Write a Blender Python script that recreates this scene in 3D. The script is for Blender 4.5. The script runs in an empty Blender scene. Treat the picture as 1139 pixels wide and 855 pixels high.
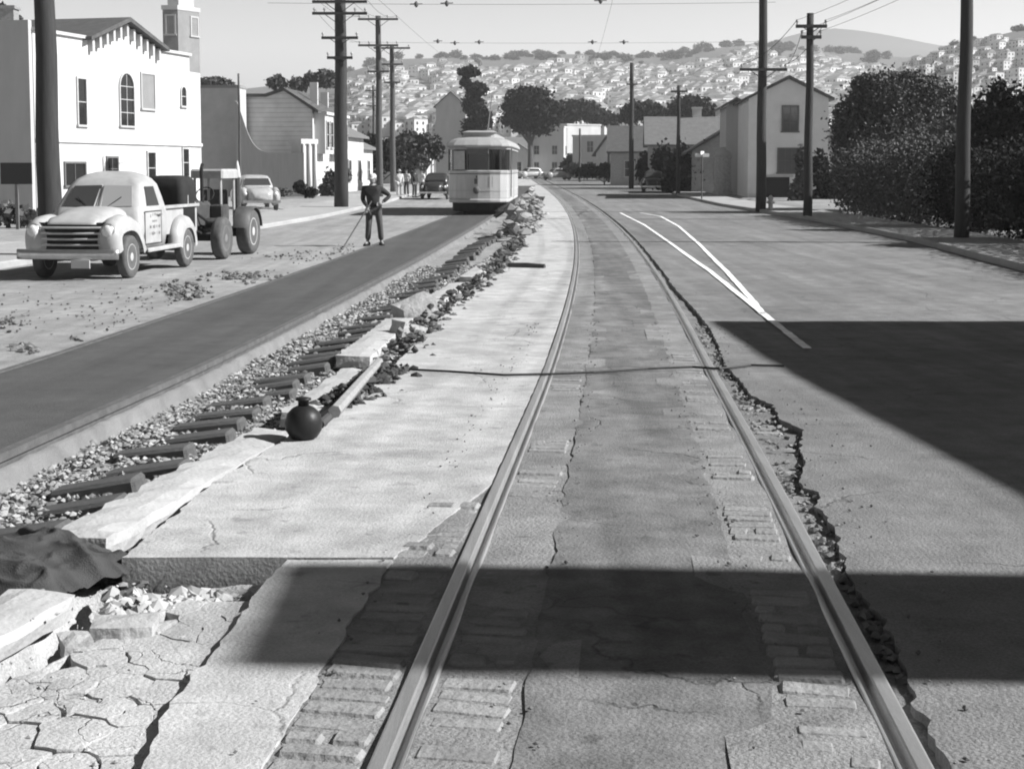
import bpy, math, random
import numpy as np
from mathutils import Vector, Matrix, noise as mnoise

random.seed(7); RNG = np.random.default_rng(7)
SC = bpy.context.scene
COL = SC.collection
R = math.radians
# ------------------------------------------------------------------ camera model (photo pixels 1139 x 855)
W, H, F = 1139.0, 855.0, 1600.0
HOR = 186.0
TH = R(4.5)
EYE = 1.62
SHIFT = -((427.5 - F*math.tan(TH)) - HOR)/W
CAMP = Vector((0, 0, EYE))
def ray(px, py):
    xc = (px-W/2)/F
    v = (H/2-py)/F + SHIFT*W/F
    f = Vector((0, math.cos(TH), -math.sin(TH))); u = Vector((0, math.sin(TH), math.cos(TH)))
    return f + Vector((1, 0, 0))*xc + u*v
_hy = [-400, 0, 4, 8, 13, 20, 30, 60, 100, 240, 420, 9000]
_hd = [1.55, 1.60, 1.627, 1.70, 1.82, 1.87, 1.92, 1.95, 1.92, 1.55, 1.5, 1.5]
_ty = np.linspace(-400, 600, 4001)
_tz = EYE - np.interp(_ty, _hy, _hd)
_k = np.ones(13)/13
_tz = np.convolve(np.pad(_tz, 6, mode='edge'), _k, mode='valid')
def h(Y): return float(np.interp(Y, _ty, _tz))
def gp(px, py, dz=0.0):
    d = ray(px, py); lo, hi = 1.0, 900.0
    for _ in range(60):
        m = (lo+hi)/2; t = m/d.y
        if EYE + t*d.z > h(m)+dz: lo = m
        else: hi = m
    t = lo/d.y
    return Vector((t*d.x, lo, h(lo)+dz))
def py_(px, py, Y):
    d = ray(px, py); t = Y/d.y
    return CAMP + d*t
def gx(px, Y):      # ground point on column px at distance Y
    return Vector((ray(px, HOR).x/ray(px, HOR).y*Y, Y, h(Y)))

# ------------------------------------------------------------------ materials (all neutral greys: a black and white place)
MATS = {}
def nodes_of(name):
    m = bpy.data.materials.new(name); m.use_nodes = True
    nt = m.node_tree; b = nt.nodes['Principled BSDF']
    return m, nt, b
def N(nt, t, **kw):
    n = nt.nodes.new(t)
    for k, v in kw.items():
        if k in n.inputs: n.inputs[k].default_value = v
        else: setattr(n, k, v)
    return n
def L(nt, a, b): nt.links.new(a, b)
def math_node(nt, op, a, b=None, clamp=False):
    n = nt.nodes.new('ShaderNodeMath'); n.operation = op; n.use_clamp = clamp
    for i, x in enumerate((a, b)):
        if x is None: continue
        if isinstance(x, (int, float)): n.inputs[i].default_value = x
        else: nt.links.new(x, n.inputs[i])
    return n.outputs[0]
def mapr(nt, x, a, b, c, d):
    n = nt.nodes.new('ShaderNodeMapRange'); nt.links.new(x, n.inputs[0])
    for i, v in enumerate((a, b, c, d)): n.inputs[i+1].default_value = v
    return n.outputs[0]
def M(name, v, var=.18, scale=6., rough=.85, bump=.25, bscale=30., spec=.25, metal=0., stretch=None, fine=.08, fscale=120.):
    if name in MATS: return MATS[name]
    m, nt, b = nodes_of(name)
    tc = N(nt, 'ShaderNodeTexCoord'); src = tc.outputs['Object']
    if stretch:
        mp = N(nt, 'ShaderNodeMapping'); mp.inputs['Scale'].default_value = stretch
        L(nt, src, mp.inputs['Vector']); src = mp.outputs[0]
    n1 = N(nt, 'ShaderNodeTexNoise', Scale=scale, Detail=6., Roughness=.6); L(nt, src, n1.inputs['Vector'])
    n2 = N(nt, 'ShaderNodeTexNoise', Scale=fscale, Detail=2.); L(nt, src, n2.inputs['Vector'])
    a = mapr(nt, n1.outputs['Fac'], .25, .75, v*(1-var), v*(1+var))
    c = mapr(nt, n2.outputs['Fac'], .25, .75, 1-fine, 1+fine)
    val = math_node(nt, 'MULTIPLY', a, c)
    L(nt, val, b.inputs['Base Color'])
    b.inputs['Roughness'].default_value = rough; b.inputs['Metallic'].default_value = metal
    b.inputs['Specular IOR Level'].default_value = spec
    if bump:
        n3 = N(nt, 'ShaderNodeTexNoise', Scale=bscale, Detail=5.); L(nt, src, n3.inputs['Vector'])
        bp = N(nt, 'ShaderNodeBump', Strength=bump, Distance=.02); L(nt, n3.outputs['Fac'], bp.inputs['Height'])
        L(nt, bp.outputs[0], b.inputs['Normal'])
    MATS[name] = m; return m
def GM(name, v, big=.15, mid=.15, fine=.2, crack=0., crack_scale=.7, rough=.92, bump=.5, along=None, patch=0., spots=0., coarse=.3):
    """ground material: large stains, mid blotches, fine aggregate, hairline cracks, bump"""
    m, nt, b = nodes_of(name)
    tc = N(nt, 'ShaderNodeTexCoord'); src = tc.outputs['Object']
    def noise(s, det=5., rg=.6, vec=None):
        n = N(nt, 'ShaderNodeTexNoise', Scale=s, Detail=det, Roughness=rg); L(nt, vec or src, n.inputs['Vector']); return n.outputs['Fac']
    val = mapr(nt, noise(.35, 3.), .3, .7, v*(1-big), v*(1+big))
    val = math_node(nt, 'MULTIPLY', val, mapr(nt, noise(3.2, 7., .65), .3, .7, 1-mid, 1+mid))
    fn = noise(95., 3., .7)
    val = math_node(nt, 'MULTIPLY', val, mapr(nt, fn, .3, .7, 1-fine, 1+fine))
    vo = N(nt, 'ShaderNodeTexVoronoi', Scale=55.); L(nt, src, vo.inputs['Vector'])
    agg = vo.outputs['Distance']
    if along is not None:     # streaks running with the traffic
        mp = N(nt, 'ShaderNodeMapping'); mp.inputs['Scale'].default_value = (2.6, .09, 1); mp.inputs['Rotation'].default_value = (0, 0, R(4))
        L(nt, src, mp.inputs['Vector'])
        val = math_node(nt, 'MULTIPLY', val, mapr(nt, noise(1.2, 4., .6, mp.outputs[0]), .3, .7, 1-along, 1+along))
    if patch:
        pn = noise(1.1, 2., .5)
        val = math_node(nt, 'MULTIPLY', val, mapr(nt, pn, .56, .6, 1., 1.-patch))
    if spots:
        sn = noise(7., 2., .5)
        val = math_node(nt, 'MULTIPLY', val, mapr(nt, sn, .66, .72, 1., 1.-spots))
    hgt = math_node(nt, 'MULTIPLY', fn, 1.)
    hgt = math_node(nt, 'ADD', hgt, math_node(nt, 'MULTIPLY', noise(9., 7., .72), coarse*2))
    hgt = math_node(nt, 'ADD', hgt, math_node(nt, 'MULTIPLY', agg, -.6))
    if crack:
        wn = N(nt, 'ShaderNodeTexNoise', Scale=2.5, Detail=5.); L(nt, src, wn.inputs['Vector'])
        mx = N(nt, 'ShaderNodeVectorMath', operation='MULTIPLY_ADD'); L(nt, wn.outputs['Color'], mx.inputs[0]); mx.inputs[1].default_value = (.5, .5, .5); L(nt, src, mx.inputs[2])
        v2 = N(nt, 'ShaderNodeTexVoronoi', Scale=crack_scale, feature='DISTANCE_TO_EDGE'); L(nt, mx.outputs[0], v2.inputs['Vector'])
        line = mapr(nt, v2.outputs['Distance'], .0, .012, 1., 0.)
        mask = mapr(nt, noise(.6, 2.), .47, .55, 0., 1.)
        cr = math_node(nt, 'MULTIPLY', line, mask)
        val = math_node(nt, 'MULTIPLY', val, math_node(nt, 'SUBTRACT', 1., math_node(nt, 'MULTIPLY', cr, crack)))
        hgt = math_node(nt, 'SUBTRACT', hgt, math_node(nt, 'MULTIPLY', cr, crack*4))
    L(nt, val, b.inputs['Base Color'])
    b.inputs['Roughness'].default_value = rough; b.inputs['Specular IOR Level'].default_value = .2
    bp = N(nt, 'ShaderNodeBump', Strength=bump*.75, Distance=.009); L(nt, hgt, bp.inputs['Height']); L(nt, bp.outputs[0], b.inputs['Normal'])
    MATS[name] = m; return m
def glass(name, v=.02):
    if name in MATS: return MATS[name]
    m, nt, b = nodes_of(name)
    b.inputs['Base Color'].default_value = (v, v, v, 1); b.inputs['Roughness'].default_value = .06; b.inputs['Specular IOR Level'].default_value = .6
    MATS[name] = m; return m
def boards(name, v, pitch=.18, rough=.8, dark=.55, axis=2, var=.12):
    """painted clapboards / boards: thin shadowed grooves, real bump"""
    if name in MATS: return MATS[name]
    m, nt, b = nodes_of(name)
    tc = N(nt, 'ShaderNodeTexCoord'); sx = N(nt, 'ShaderNodeSeparateXYZ'); L(nt, tc.outputs['Object'], sx.inputs[0])
    fr = math_node(nt, 'FRACT', math_node(nt, 'DIVIDE', sx.outputs[axis], pitch))
    n1 = N(nt, 'ShaderNodeTexNoise', Scale=1.5, Detail=6.); L(nt, tc.outputs['Object'], n1.inputs['Vector'])
    a = mapr(nt, n1.outputs['Fac'], .25, .75, v*(1-var), v*(1+var))
    g = mapr(nt, fr, .0, .12, dark, 1.)
    L(nt, math_node(nt, 'MULTIPLY', a, g), b.inputs['Base Color'])
    bp = N(nt, 'ShaderNodeBump', Strength=.8, Distance=.03); L(nt, fr, bp.inputs['Height']); L(nt, bp.outputs[0], b.inputs['Normal'])
    b.inputs['Roughness'].default_value = rough
    MATS[name] = m; return m
def leafmat(name, v, var=.5):
    if name in MATS: return MATS[name]
    m, nt, b = nodes_of(name)
    g = N(nt, 'ShaderNodeNewGeometry')
    val = mapr(nt, g.outputs['Random Per Island'], 0, 1, v*(1-var), v*(1+var))
    L(nt, val, b.inputs['Base Color']); b.inputs['Roughness'].default_value = .8; b.inputs['Specular IOR Level'].default_value = .1
    MATS[name] = m; return m

# ------------------------------------------------------------------ mesh builder
class MB:
    def __init__(s): s.v = []; s.f = []; s.m = []
    def add(s, vs, fs, mi=0):
        o = len(s.v); s.v.extend([tuple(p) for p in vs]); s.f.extend([tuple(o+i for i in q) for q in fs]); s.m.extend([mi]*len(fs)); return s
    def box(s, c, d, rz=0., M4=None, mi=0, taper=1.):
        x, y, z = d[0]/2, d[1]/2, d[2]/2; t = taper
        P = [(-x,-y,-z),(x,-y,-z),(x,y,-z),(-x,y,-z),(-x*t,-y*t,z),(x*t,-y*t,z),(x*t,y*t,z),(-x*t,y*t,z)]
        mt = Matrix.Translation(Vector(c)) @ (M4 if M4 is not None else Matrix.Rotation(rz, 4, 'Z'))
        return s.add([mt@Vector(p) for p in P], [(0,3,2,1),(4,5,6,7),(0,1,5,4),(1,2,6,5),(2,3,7,6),(3,0,4,7)], mi)
    def bbox(s, c, d, bev=.02, rz=0., M4=None, mi=0):
        """box with chamfered top and vertical edges"""
        x, y, z = d[0]/2, d[1]/2, d[2]/2; b = min(bev, x*.45, y*.45, z*.9)
        def ring(k, zz): return [(-x+k,-y+b+0*k,zz),(-x+b,-y+k,zz),(x-b,-y+k,zz),(x-k,-y+b,zz),(x-k,y-b,zz),(x-b,y-k,zz),(-x+b,y-k,zz),(-x+k,y-b,zz)]
        r0 = ring(0, -z); r1 = ring(0, z-b); r2 = ring(b*.9, z)
        mt = Matrix.Translation(Vector(c)) @ (M4 if M4 is not None else Matrix.Rotation(rz, 4, 'Z'))
        P = [mt@Vector(p) for p in r0+r1+r2]; fs = []
        for a in (0, 8):
            for i in range(8): j = (i+1) % 8; fs.append((a+i, a+j, a+8+j, a+8+i))
        fs.append(tuple(range(7, -1, -1))); fs.append(tuple(range(16, 24)))
        return s.add(P, fs, mi)
    def loft(s, rings, close=True, cap=True, mi=0):
        n = len(rings[0]); o = []; fs = []
        for r in rings: o.extend(r)
        for a in range(len(rings)-1):
            for i in range(n if close else n-1):
                j = (i+1) % n; fs.append((a*n+i, a*n+j, (a+1)*n+j, (a+1)*n+i))
        if cap: fs.append(tuple(range(n-1, -1, -1))); fs.append(tuple((len(rings)-1)*n+i for i in range(n)))
        return s.add(o, fs, mi)
    def tube(s, pts, r, n=8, mi=0, cap=True):
        pts = [Vector(p) for p in pts]; rs = r if isinstance(r, (list, tuple)) else [r]*len(pts); rings = []
        for i, p in enumerate(pts):
            t = (pts[min(i+1, len(pts)-1)]-pts[max(i-1, 0)]).normalized()
            a = t.cross(Vector((0, 0, 1)) if abs(t.z) < .95 else Vector((1, 0, 0))).normalized(); b = t.cross(a)
            rings.append([p+(a*math.cos(2*math.pi*k/n)+b*math.sin(2*math.pi*k/n))*rs[i] for k in range(n)])
        return s.loft(rings, True, cap, mi)
    def lathe(s, prof, c=(0,0,0), n=20, M4=None, mi=0, cap=True):
        mt = Matrix.Translation(Vector(c)) @ (M4 if M4 is not None else Matrix.Identity(4))
        return s.loft([[mt@Vector((r*math.cos(2*math.pi*k/n), r*math.sin(2*math.pi*k/n), z)) for k in range(n)] for r, z in prof], True, cap, mi)
    def prism(s, poly, z0, z1, mi=0):
        n = len(poly); P = [(x, y, z0) for x, y in poly]+[(x, y, z1) for x, y in poly]
        fs = [tuple(range(n-1, -1, -1)), tuple(range(n, 2*n))]+[(i, (i+1) % n, n+(i+1) % n, n+i) for i in range(n)]
        return s.add(P, fs, mi)
    def build(s, name, mat, parent=None, smooth=False, world=False, stretch=None):
        v = s.v
        if parent is not None and world:
            inv = (Matrix.Translation(parent.location) @ parent.rotation_euler.to_matrix().to_4x4()).inverted()
            v = [tuple(inv@Vector(p)) for p in v]
        me = bpy.data.meshes.new(name); me.from_pydata(v, [], s.f)
        for mm in (mat if isinstance(mat, (list, tuple)) else [mat]): me.materials.append(mm)
        if any(s.m): me.polygons.foreach_set('material_index', s.m)
        if smooth: me.polygons.foreach_set('use_smooth', [True]*len(s.f))
        me.update()
        o = bpy.data.objects.new(name, me); COL.objects.link(o)
        if parent is not None: o.parent = parent
        return o
def thing(name, label, cat, loc=(0,0,0), rz=0., group=None):
    o = bpy.data.objects.new(name, None); COL.objects.link(o); o.location = loc; o.rotation_euler = (0, 0, rz)
    return tag(o, label, cat, group)
def tag(o, label=None, cat=None, group=None, kind=None):
    if label: o['label'] = label
    if cat: o['category'] = cat
    if group: o['group'] = group
    if kind: o['kind'] = kind
    return o
def struct(name, mb, mat, smooth=False):
    o = mb.build(name, mat, smooth=smooth); o['kind'] = 'structure'; return o
def copy_tree(o, parent=None):
    c = o.copy(); COL.objects.link(c)
    if parent is not None: c.parent = parent
    for ch in list(o.children): copy_tree(ch, c)
    return c
def solo(mb, name, mat, label, cat, loc=None, group=None, smooth=False, kind=None):
    """a thing that is one mesh, origin at loc"""
    if loc is not None:
        l = Vector(loc); mb.v = [tuple(Vector(p)-l) for p in mb.v]
    o = mb.build(name, mat, smooth=smooth)
    if loc is not None: o.location = loc
    return tag(o, label, cat, group, kind)

# ------------------------------------------------------------------ world, sun, camera
SUN_EL = R(36); SUN_AZ = R(-4)          # azimuth measured from +X towards +Y
sv = Vector((math.cos(SUN_AZ)*math.cos(SUN_EL), math.sin(SUN_AZ)*math.cos(SUN_EL), math.sin(SUN_EL)))
wd = bpy.data.worlds.new("World"); SC.world = wd; wd.use_nodes = True
nt = wd.node_tree; bg = nt.nodes['Background']
sk = nt.nodes.new('ShaderNodeTexSky'); sk.sky_type = 'NISHITA'; sk.sun_disc = False
sk.sun_elevation = SUN_EL; sk.sun_rotation = math.atan2(sv.x, sv.y); sk.air_density = 1.; sk.dust_density = 1.2; sk.ozone_density = 1.; sk.altitude = 50
sp = nt.nodes.new('ShaderNodeSeparateColor'); nt.links.new(sk.outputs[0], sp.inputs[0])
bw = math_node(nt, 'ADD', math_node(nt, 'MULTIPLY', sp.outputs[0], .92), math_node(nt, 'MULTIPLY', sp.outputs[1], .08))
wtc = nt.nodes.new('ShaderNodeTexCoord'); wsp = nt.nodes.new('ShaderNodeSeparateXYZ'); nt.links.new(wtc.outputs['Generated'], wsp.inputs[0])
bw = math_node(nt, 'MULTIPLY', bw, mapr(nt, wsp.outputs[2], .08, .32, 1.0, .04))      # hazy horizon left bright; ramp added to dim the overhead sky, deepening shadows
nt.links.new(bw, bg.inputs[0]); bg.inputs[1].default_value = .132
sl = bpy.data.lights.new('sun', 'SUN'); sl.energy = 5.; sl.angle = R(.55); sl.color = (1, 1, 1)
so = bpy.data.objects.new('sun', sl); COL.objects.link(so); so.rotation_euler = sv.to_track_quat('Z', 'Y').to_euler()
cam = bpy.data.cameras.new('camera'); co = bpy.data.objects.new('camera', cam); COL.objects.link(co)
cam.sensor_width = 36; cam.lens = F/W*36; cam.shift_y = SHIFT; cam.clip_end = 12000; cam.clip_start = .1
co.location = CAMP; co.rotation_euler = (R(90)-TH, 0, 0); SC.camera = co
SC.view_settings.view_transform = 'Standard'; SC.view_settings.look = 'None'; SC.view_settings.gamma = 1; SC.view_settings.exposure = 1.0
SC.cycles.pixel_filter_type = 'BLACKMAN_HARRIS'; SC.cycles.filter_width = 2.0
SC.cycles.volume_bounces = 0 if hasattr(SC.cycles, 'volume_bounces') else 0

# ------------------------------------------------------------------ track geometry
def fit(pts, deg, y0=3., y1=140.):
    P = [gp(*p) for p in pts]; ys = np.array([p.y for p in P]); xs = np.array([p.x for p in P])
    c = np.polyfit(np.log(ys+20), xs, deg)
    d = np.polyder(c)
    def f(Y):
        Yc = min(max(Y, y0), y1); b = np.polyval(c, math.log(Yc+20)); s = np.polyval(d, math.log(Yc+20))/(Yc+20)
        return float(b+s*(Y-Yc))
    return f
def interp(pts):
    P = sorted([gp(*p) for p in pts], key=lambda p: p.y); ys = [p.y for p in P]; xs = [p.x for p in P]
    s0 = (xs[1]-xs[0])/(ys[1]-ys[0]); s1 = (xs[-1]-xs[-2])/(ys[-1]-ys[-2])
    def f(Y):
        if Y < ys[0]: return xs[0]+s0*(Y-ys[0])*.3
        if Y > ys[-1]: return xs[-1]+s1*(Y-ys[-1])
        return float(np.interp(Y, ys, xs))
    return f
XL = fit([(428,848),(456,783),(505,669),(531,613),(556,553),(572,512),(586,478),(600,440),(612,404),(618,387),(626,360),(631,347),(636,330),(640,305),(641.7,284),(641.7,263),(638,248.5),(633,238),(625,227),(616,217)], 3)
GA = 1.435
def XR(Y): return XL(Y)+GA*1.002
XT = fit([(0,518.6),(105,468.6),(203,416),(263,389.5),(314,366),(378,334),(446,302),(500,270),(548,240)], 2, 6., 70.)   # outer face of the left track's near rail
def XS(Y): return XT(Y)-1.72                           # far side of the newly paved strip
def XB(Y): return XB_(Y)
XB_ = interp([(235,538),(318,487),(395,432),(440,404),(470,374),(500,342),(545,304),(578,272),(592,250),(600,235),(605,222)])   # broken edge of concrete along the trench
KL = lambda Y: -10.9+ .072*(Y-13)  # left kerb
KL = interp([(-40,306),(0,299),(140,277),(288,255),(357,243),(430,226),(470,213)])
KR = interp([(1250,330),(1139,302),(1020,270),(905,246),(850,237),(800,229),(757,219),(735,209),(690,201)])
def jag(Y, a, s=6., seed=0.): return a*(mnoise.noise(Vector((Y*s, seed, 0)))+.6*mnoise.noise(Vector((Y*s*2.7, seed+9, 0))))
def stations(a, b, n=None, near=.12):
    out = []; y = a
    while y < b:
        out.append(y); y += max(near, near*abs(y)/7.) if y > -1 else .6
    out.append(b); return out
def ribbon(mb, st, fl, fr, z=0., cols=4, skirt=.0, rough=0., seed=0.):
    """sheet between two edge lines, following the ground; skirt = thickness of its sides"""
    rows = []
    for Y in st:
        a, b = fl(Y), fr(Y)
        r = [Vector((a+(b-a)*k/cols, Y, h(Y)+z+(rough*mnoise.noise(Vector(((a+(b-a)*k/cols)*1.7, Y*1.7, seed))) if rough else 0))) for k in range(cols+1)]
        rows.append(r)
    mb.loft(rows, False, False)
    if skirt:
        e = [rows[0], [r[-1] for r in rows], rows[-1][::-1], [r[0] for r in rows][::-1]]
        for edge in e: mb.loft([[p-Vector((0,0,skirt)) for p in edge], list(edge)], False, False)
    return mb

m_base = GM('dirt_base', .16, fine=.3, bump=.8)
m_conc = GM('old_concrete', .41, big=.08, mid=.25, fine=.18, crack=.35, crack_scale=.8, bump=.65, spots=.24, patch=.12)
m_conc2 = GM('broken_concrete', .41, big=.08, mid=.18, fine=.16, bump=.8, spots=.2, crack=.4, crack_scale=3.)
m_centre = GM('track_asphalt', .152, big=.22, mid=.36, fine=.24, crack=.4, crack_scale=.9, bump=.8, along=.18, patch=.14, spots=.3)
m_road = GM('road_asphalt', .18, big=.16, mid=.2, fine=.3, crack=.28, crack_scale=.6, bump=.9, along=.18, patch=.1, spots=.14)
m_strip = GM('new_asphalt', .078, big=.1, mid=.14, fine=.2, bump=.5, along=.14, spots=-.15)
m_dirt = GM('dusty_road', .26, big=.14, mid=.22, fine=.2, bump=.7, along=.16, spots=.3)
m_walk = GM('sidewalk_concrete', .33, big=.08, mid=.1, fine=.1, bump=.3)
m_edge = GM('patched_mortar', .215, big=.12, mid=.3, fine=.25, bump=1., spots=.35, patch=.12)
m_bed = GM('crumbled_bed', .17, big=.1, mid=.3, fine=.3, bump=1., coarse=.6)
m_grav = GM('gravel_bed', .27, big=.1, mid=.2, fine=.35, bump=1., coarse=.8)
m_yard = GM('dry_yard', .27, big=.15, mid=.3, fine=.2, bump=.8)

# the ground as one sheet to the horizon (0.4 m under the road build-up, level with it beyond the kerbs)
def side_z(x, Y):
    a, b = KL(min(Y, 200)), KR(min(Y, 200))
    d = max(a-2.6-x, x-(b+2.2)); t = min(max(d/.6, 0), 1)
    return h(Y)-.42+t*.50
g = MB()
xs = [-4000,-1500,-600,-250,-120,-70]+list(np.linspace(-50, 50, 101))+[70,120,250,600,1500,4000]
ysl = list(np.linspace(-60, 0, 20))+stations(.5, 300, near=.5)+[340,420,600,900,1500,3000,6000]
g.loft([[(x, y, side_z(x, y)) for x in xs] for y in ysl], False, False)
struct('ground', g, m_yard, True)
st_all = list(np.arange(-14, 1.5, .8))+stations(1.5, 230)
st_near = stations(1.2, 40, near=.05)
FAR = lambda Y: XB(Y) if Y < 95 else XL(Y)-2.5
# road right of the track with its crumbled edge
JE_ = interp([(1046,856),(1022,795),(1008,745),(985,690),(952,655),(944,636),(934,606),(926,583),(908,562),(912,548),(888,538),(896,515),(890,498),(893,477),(867,466),(860,450),(836,440),(824,424),(806,404),(800,386),(790,365),(772,343),(752,322),(738,305)])
def JE(Y):
    if Y > 24: return XR(Y)+.16+jag(Y, .02, 1.)
    return max(JE_(Y), XR(Y)+.10)+jag(Y, .028, 9., 3.)
b = MB(); ribbon(b, list(np.arange(-14, 1.2, .8))+st_near[:-1]+stations(40, 330, near=.4), JE, lambda Y: KR(Y), 0., 26, .09, .006, 2.)
struct('road', b, m_road, True)
b = MB(); ribbon(b, st_all, lambda Y: XR(Y)+.055, lambda Y: XR(Y)+1.1, -.038, 8, 0., .03, 5.); struct('crumbled_road_bed', b, m_bed, True)
# between the rails
CL = lambda Y: XL(Y)+.34+jag(Y, .035, 3., 1.); CR = lambda Y: XR(Y)-.33+jag(Y, .035, 3., 7.)
b = MB(); ribbon(b, list(np.arange(-14, 1.2, .8))+stations(1.2, 230, near=.07), CL, CR, -.002, 14, .03, .005, 8.); struct('track_paving', b, m_centre, True)
b = MB(); ribbon(b, st_all, lambda Y: XL(Y)+.046, lambda Y: XL(Y)+.5, -.006, 6, 0., .014, 11.); ribbon(b, st_all, lambda Y: XR(Y)-.5, lambda Y: XR(Y)-.046, -.006, 6, 0., .014, 13.)
struct('track_mortar', b, m_edge, True)
# concrete between the tracks: far slab, near slab (with the broken corner)
Y0 = gp(220, 622).y
DG_ = interp([(130,960),(150,880),(178,800),(215,750),(262,695),(287,655),(314,627)])
DG = lambda Y: DG_(Y)+jag(Y, .022, 8., 4.)
ER = lambda Y: XL(Y)-.34+.275*min(1, max(0, (Y-6.)/1.6))+jag(Y, .03, 4., 2.)*(1 if Y < 6.6 else .3) if Y < 14 else XL(Y)-.07
b = MB(); ribbon(b, [y for y in stations(1.2, 230, near=.05) if y > Y0], lambda Y: FAR(Y)+jag(Y, .03, 5., 6.), ER, .0, 16, .22, .0025, 3.); struct('concrete_paving', b, m_conc, True)
b = MB(); ribbon(b, list(np.arange(-14, 1.2, .8))+[y for y in st_near if y < Y0]+[Y0-.001], DG, ER, .0, 12, .22, .0025, 3.); struct('concrete_paving_near', b, m_conc, True).name = 'concrete_slab'
b = MB(); ribbon(b, [y for y in st_all if y < 14.4], lambda Y: XL(Y)-.5, lambda Y: XL(Y)-.055, -.008, 5, 0., .012, 17.); struct('outer_track_mortar', b, m_edge, True)
# stone setts beside the rails
sett = MB(); rs = random.Random(3)
def setts(x0f, x1f, y0, y1, prob, zo=0.):
    Y = y0
    while Y < y1:
        d = rs.uniform(.095, .135); p = prob(Y)
        if rs.random() < p:
            xa, xb = x0f(Y), x1f(Y); cuts = [xa, xb] if rs.random() < .75 else [xa, xa+(xb-xa)*rs.uniform(.4, .6), xb]
            for i in range(len(cuts)-1):
                c = Vector(((cuts[i]+cuts[i+1])/2, Y+d/2, h(Y)+zo-.05+rs.uniform(-.009, .005)))
                ang = -math.atan((XL(Y+.5)-XL(Y-.5)))
                sett.bbox(c, (cuts[i+1]-cuts[i]-rs.uniform(.004, .03), d-rs.uniform(.004, .016), .10), rs.uniform(.012, .03), M4=Matrix.Rotation(ang+rs.uniform(-.06, .06)-.10, 4, 'Z') @ Matrix.Rotation(rs.uniform(-.04, .04), 4, 'X') @ Matrix.Rotation(rs.uniform(-.03, .03), 4, 'Y'))
        Y += d
setts(lambda Y: XL(Y)-.34, lambda Y: XL(Y)-.06, 1., 12, lambda Y: .97 if Y < 5.8 else max(.0, .85-(Y-5.8)*.3), .0)
setts(lambda Y: XL(Y)+.055, lambda Y: XL(Y)+.32, 1., 14, lambda Y: .92 if Y < 5.6 else .25, -.002)
setts(lambda Y: XR(Y)-.31, lambda Y: XR(Y)-.055, 1., 14, lambda Y: .96 if Y < 7. else .45, -.001)
setts(lambda Y: XR(Y)+.08, lambda Y: XR(Y)+.3, 1., 16, lambda Y: .55, -.035)
m_sett = M('sett_stone', .235, var=.3, scale=5., bump=.6, bscale=35, fine=.15)
struct('stone_sett_paving', sett, m_sett)
# rails of the near track: girder rails with head, groove and lip
m_steel = M('worn_rail_steel', .5, var=.2, scale=3., rough=.42, bump=.06, metal=.75, stretch=(6, .25, 1), fine=.12)
m_rust = M('rusty_rail_steel', .12, var=.3, scale=8., rough=.7, bump=.3, metal=.3)
def rail(fx, side, label, y0=-14., y1=150., zt=.012):
    prof = [(.078,-.12),(.074,-.004),(.068,zt-.003),(.060,zt),(.008,zt),(0,zt-.006),(-.008,-.034),(-.036,-.036),(-.044,-.004),(-.048,.000),(-.058,.000),(-.064,-.006),(-.066,-.12)]
    prof = [(p*.74, q*(.6 if q > 0 else 1)) for p, q in prof]
    b = MB(); rows = []
    for Y in list(np.arange(y0, 1.5, .8))+stations(1.5, y1, near=.2):
        rows.append([Vector((fx(Y)+side*px, Y, h(Y)+pz)) for px, pz in prof])
    if side > 0: rows = [r[::-1] for r in rows]
    b.loft(rows, False, False)
    return solo(b, 'tram_rail', m_steel, label, 'rail', (fx(5), 5, h(5)))
rail(XL, -1, 'polished grooved steel rail set between the pale concrete and the dark track centre', zt=.014)
rail(XR, 1, 'polished grooved steel rail beside the crumbling edge of the asphalt road', zt=.014)

# the new left track: black paved strip, rails, concrete haunch, ballast bed with sleepers
b = MB(); ribbon(b, list(np.arange(-14, 1.2, .8))+stations(1.2, 140, near=.1), lambda Y: XS(Y)+.05, lambda Y: XT(Y)-.11, .015, 8, .1, .003, 21.); struct('new_track_paving', b, m_strip, True)
for fx, lab, z in ((lambda Y: XT(Y)-.05, 'rail along the open trench at the edge of the black paved strip', .03), (lambda Y: XS(Y)-.0, 'thin rail between the black paved strip and the dusty roadway', .022)):
    b = MB(); rows = []
    for Y in list(np.arange(-14, 1.5, .8))+stations(1.5, 140, near=.25):
        x = fx(Y); z0 = h(Y)
        rows.append([Vector((x+a, Y, z0+c)) for a, c in ((.075,-.16),(.075,-.145),(.012,-.13),(.010,-.03),(.035,-.02),(.035,z),(-.035,z),(-.035,-.02),(-.05,-.02),(-.05,-.16))])
    b.loft([r[::-1] for r in rows], False, False)
    solo(b, 'tram_rail', m_rust, lab, 'rail', (fx(8), 8, h(8)))
rs = random.Random(5)
b = MB(); rows = []
for Y in list(np.arange(-14, 1.5, .8))+stations(1.5, 60, near=.1):
    x = XT(Y); k = .17+jag(Y, .05, 1.3, 2.)+jag(Y, .03, 5., 8.); t = -.06+jag(Y, .02, 2., 3.)
    rows.append([Vector((x+a, Y, h(Y)+c)) for a, c in ((-.03,t),(.02,t-.01),(k*.25,-.14),(k*.6,-.19),(k+.08,-.23),(k+.12,-.32))])
b.loft(rows, False, False); struct('concrete_haunch', b, GM('fresh_mortar', .17, big=.1, mid=.2, fine=.15, bump=.7), True)
TZ = -.15
b = MB(); ribbon(b, list(np.arange(-14, 1.5, .8))+stations(1.5, 90, near=.15), lambda Y: XT(Y)-.03, lambda Y: (FAR(Y)+.3 if Y > Y0 else XB_(Y0)-.55-(Y0-Y)*.9), TZ, 12, 0., .05, 31.); struct('ballast_bed', b, m_grav, True)
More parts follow.
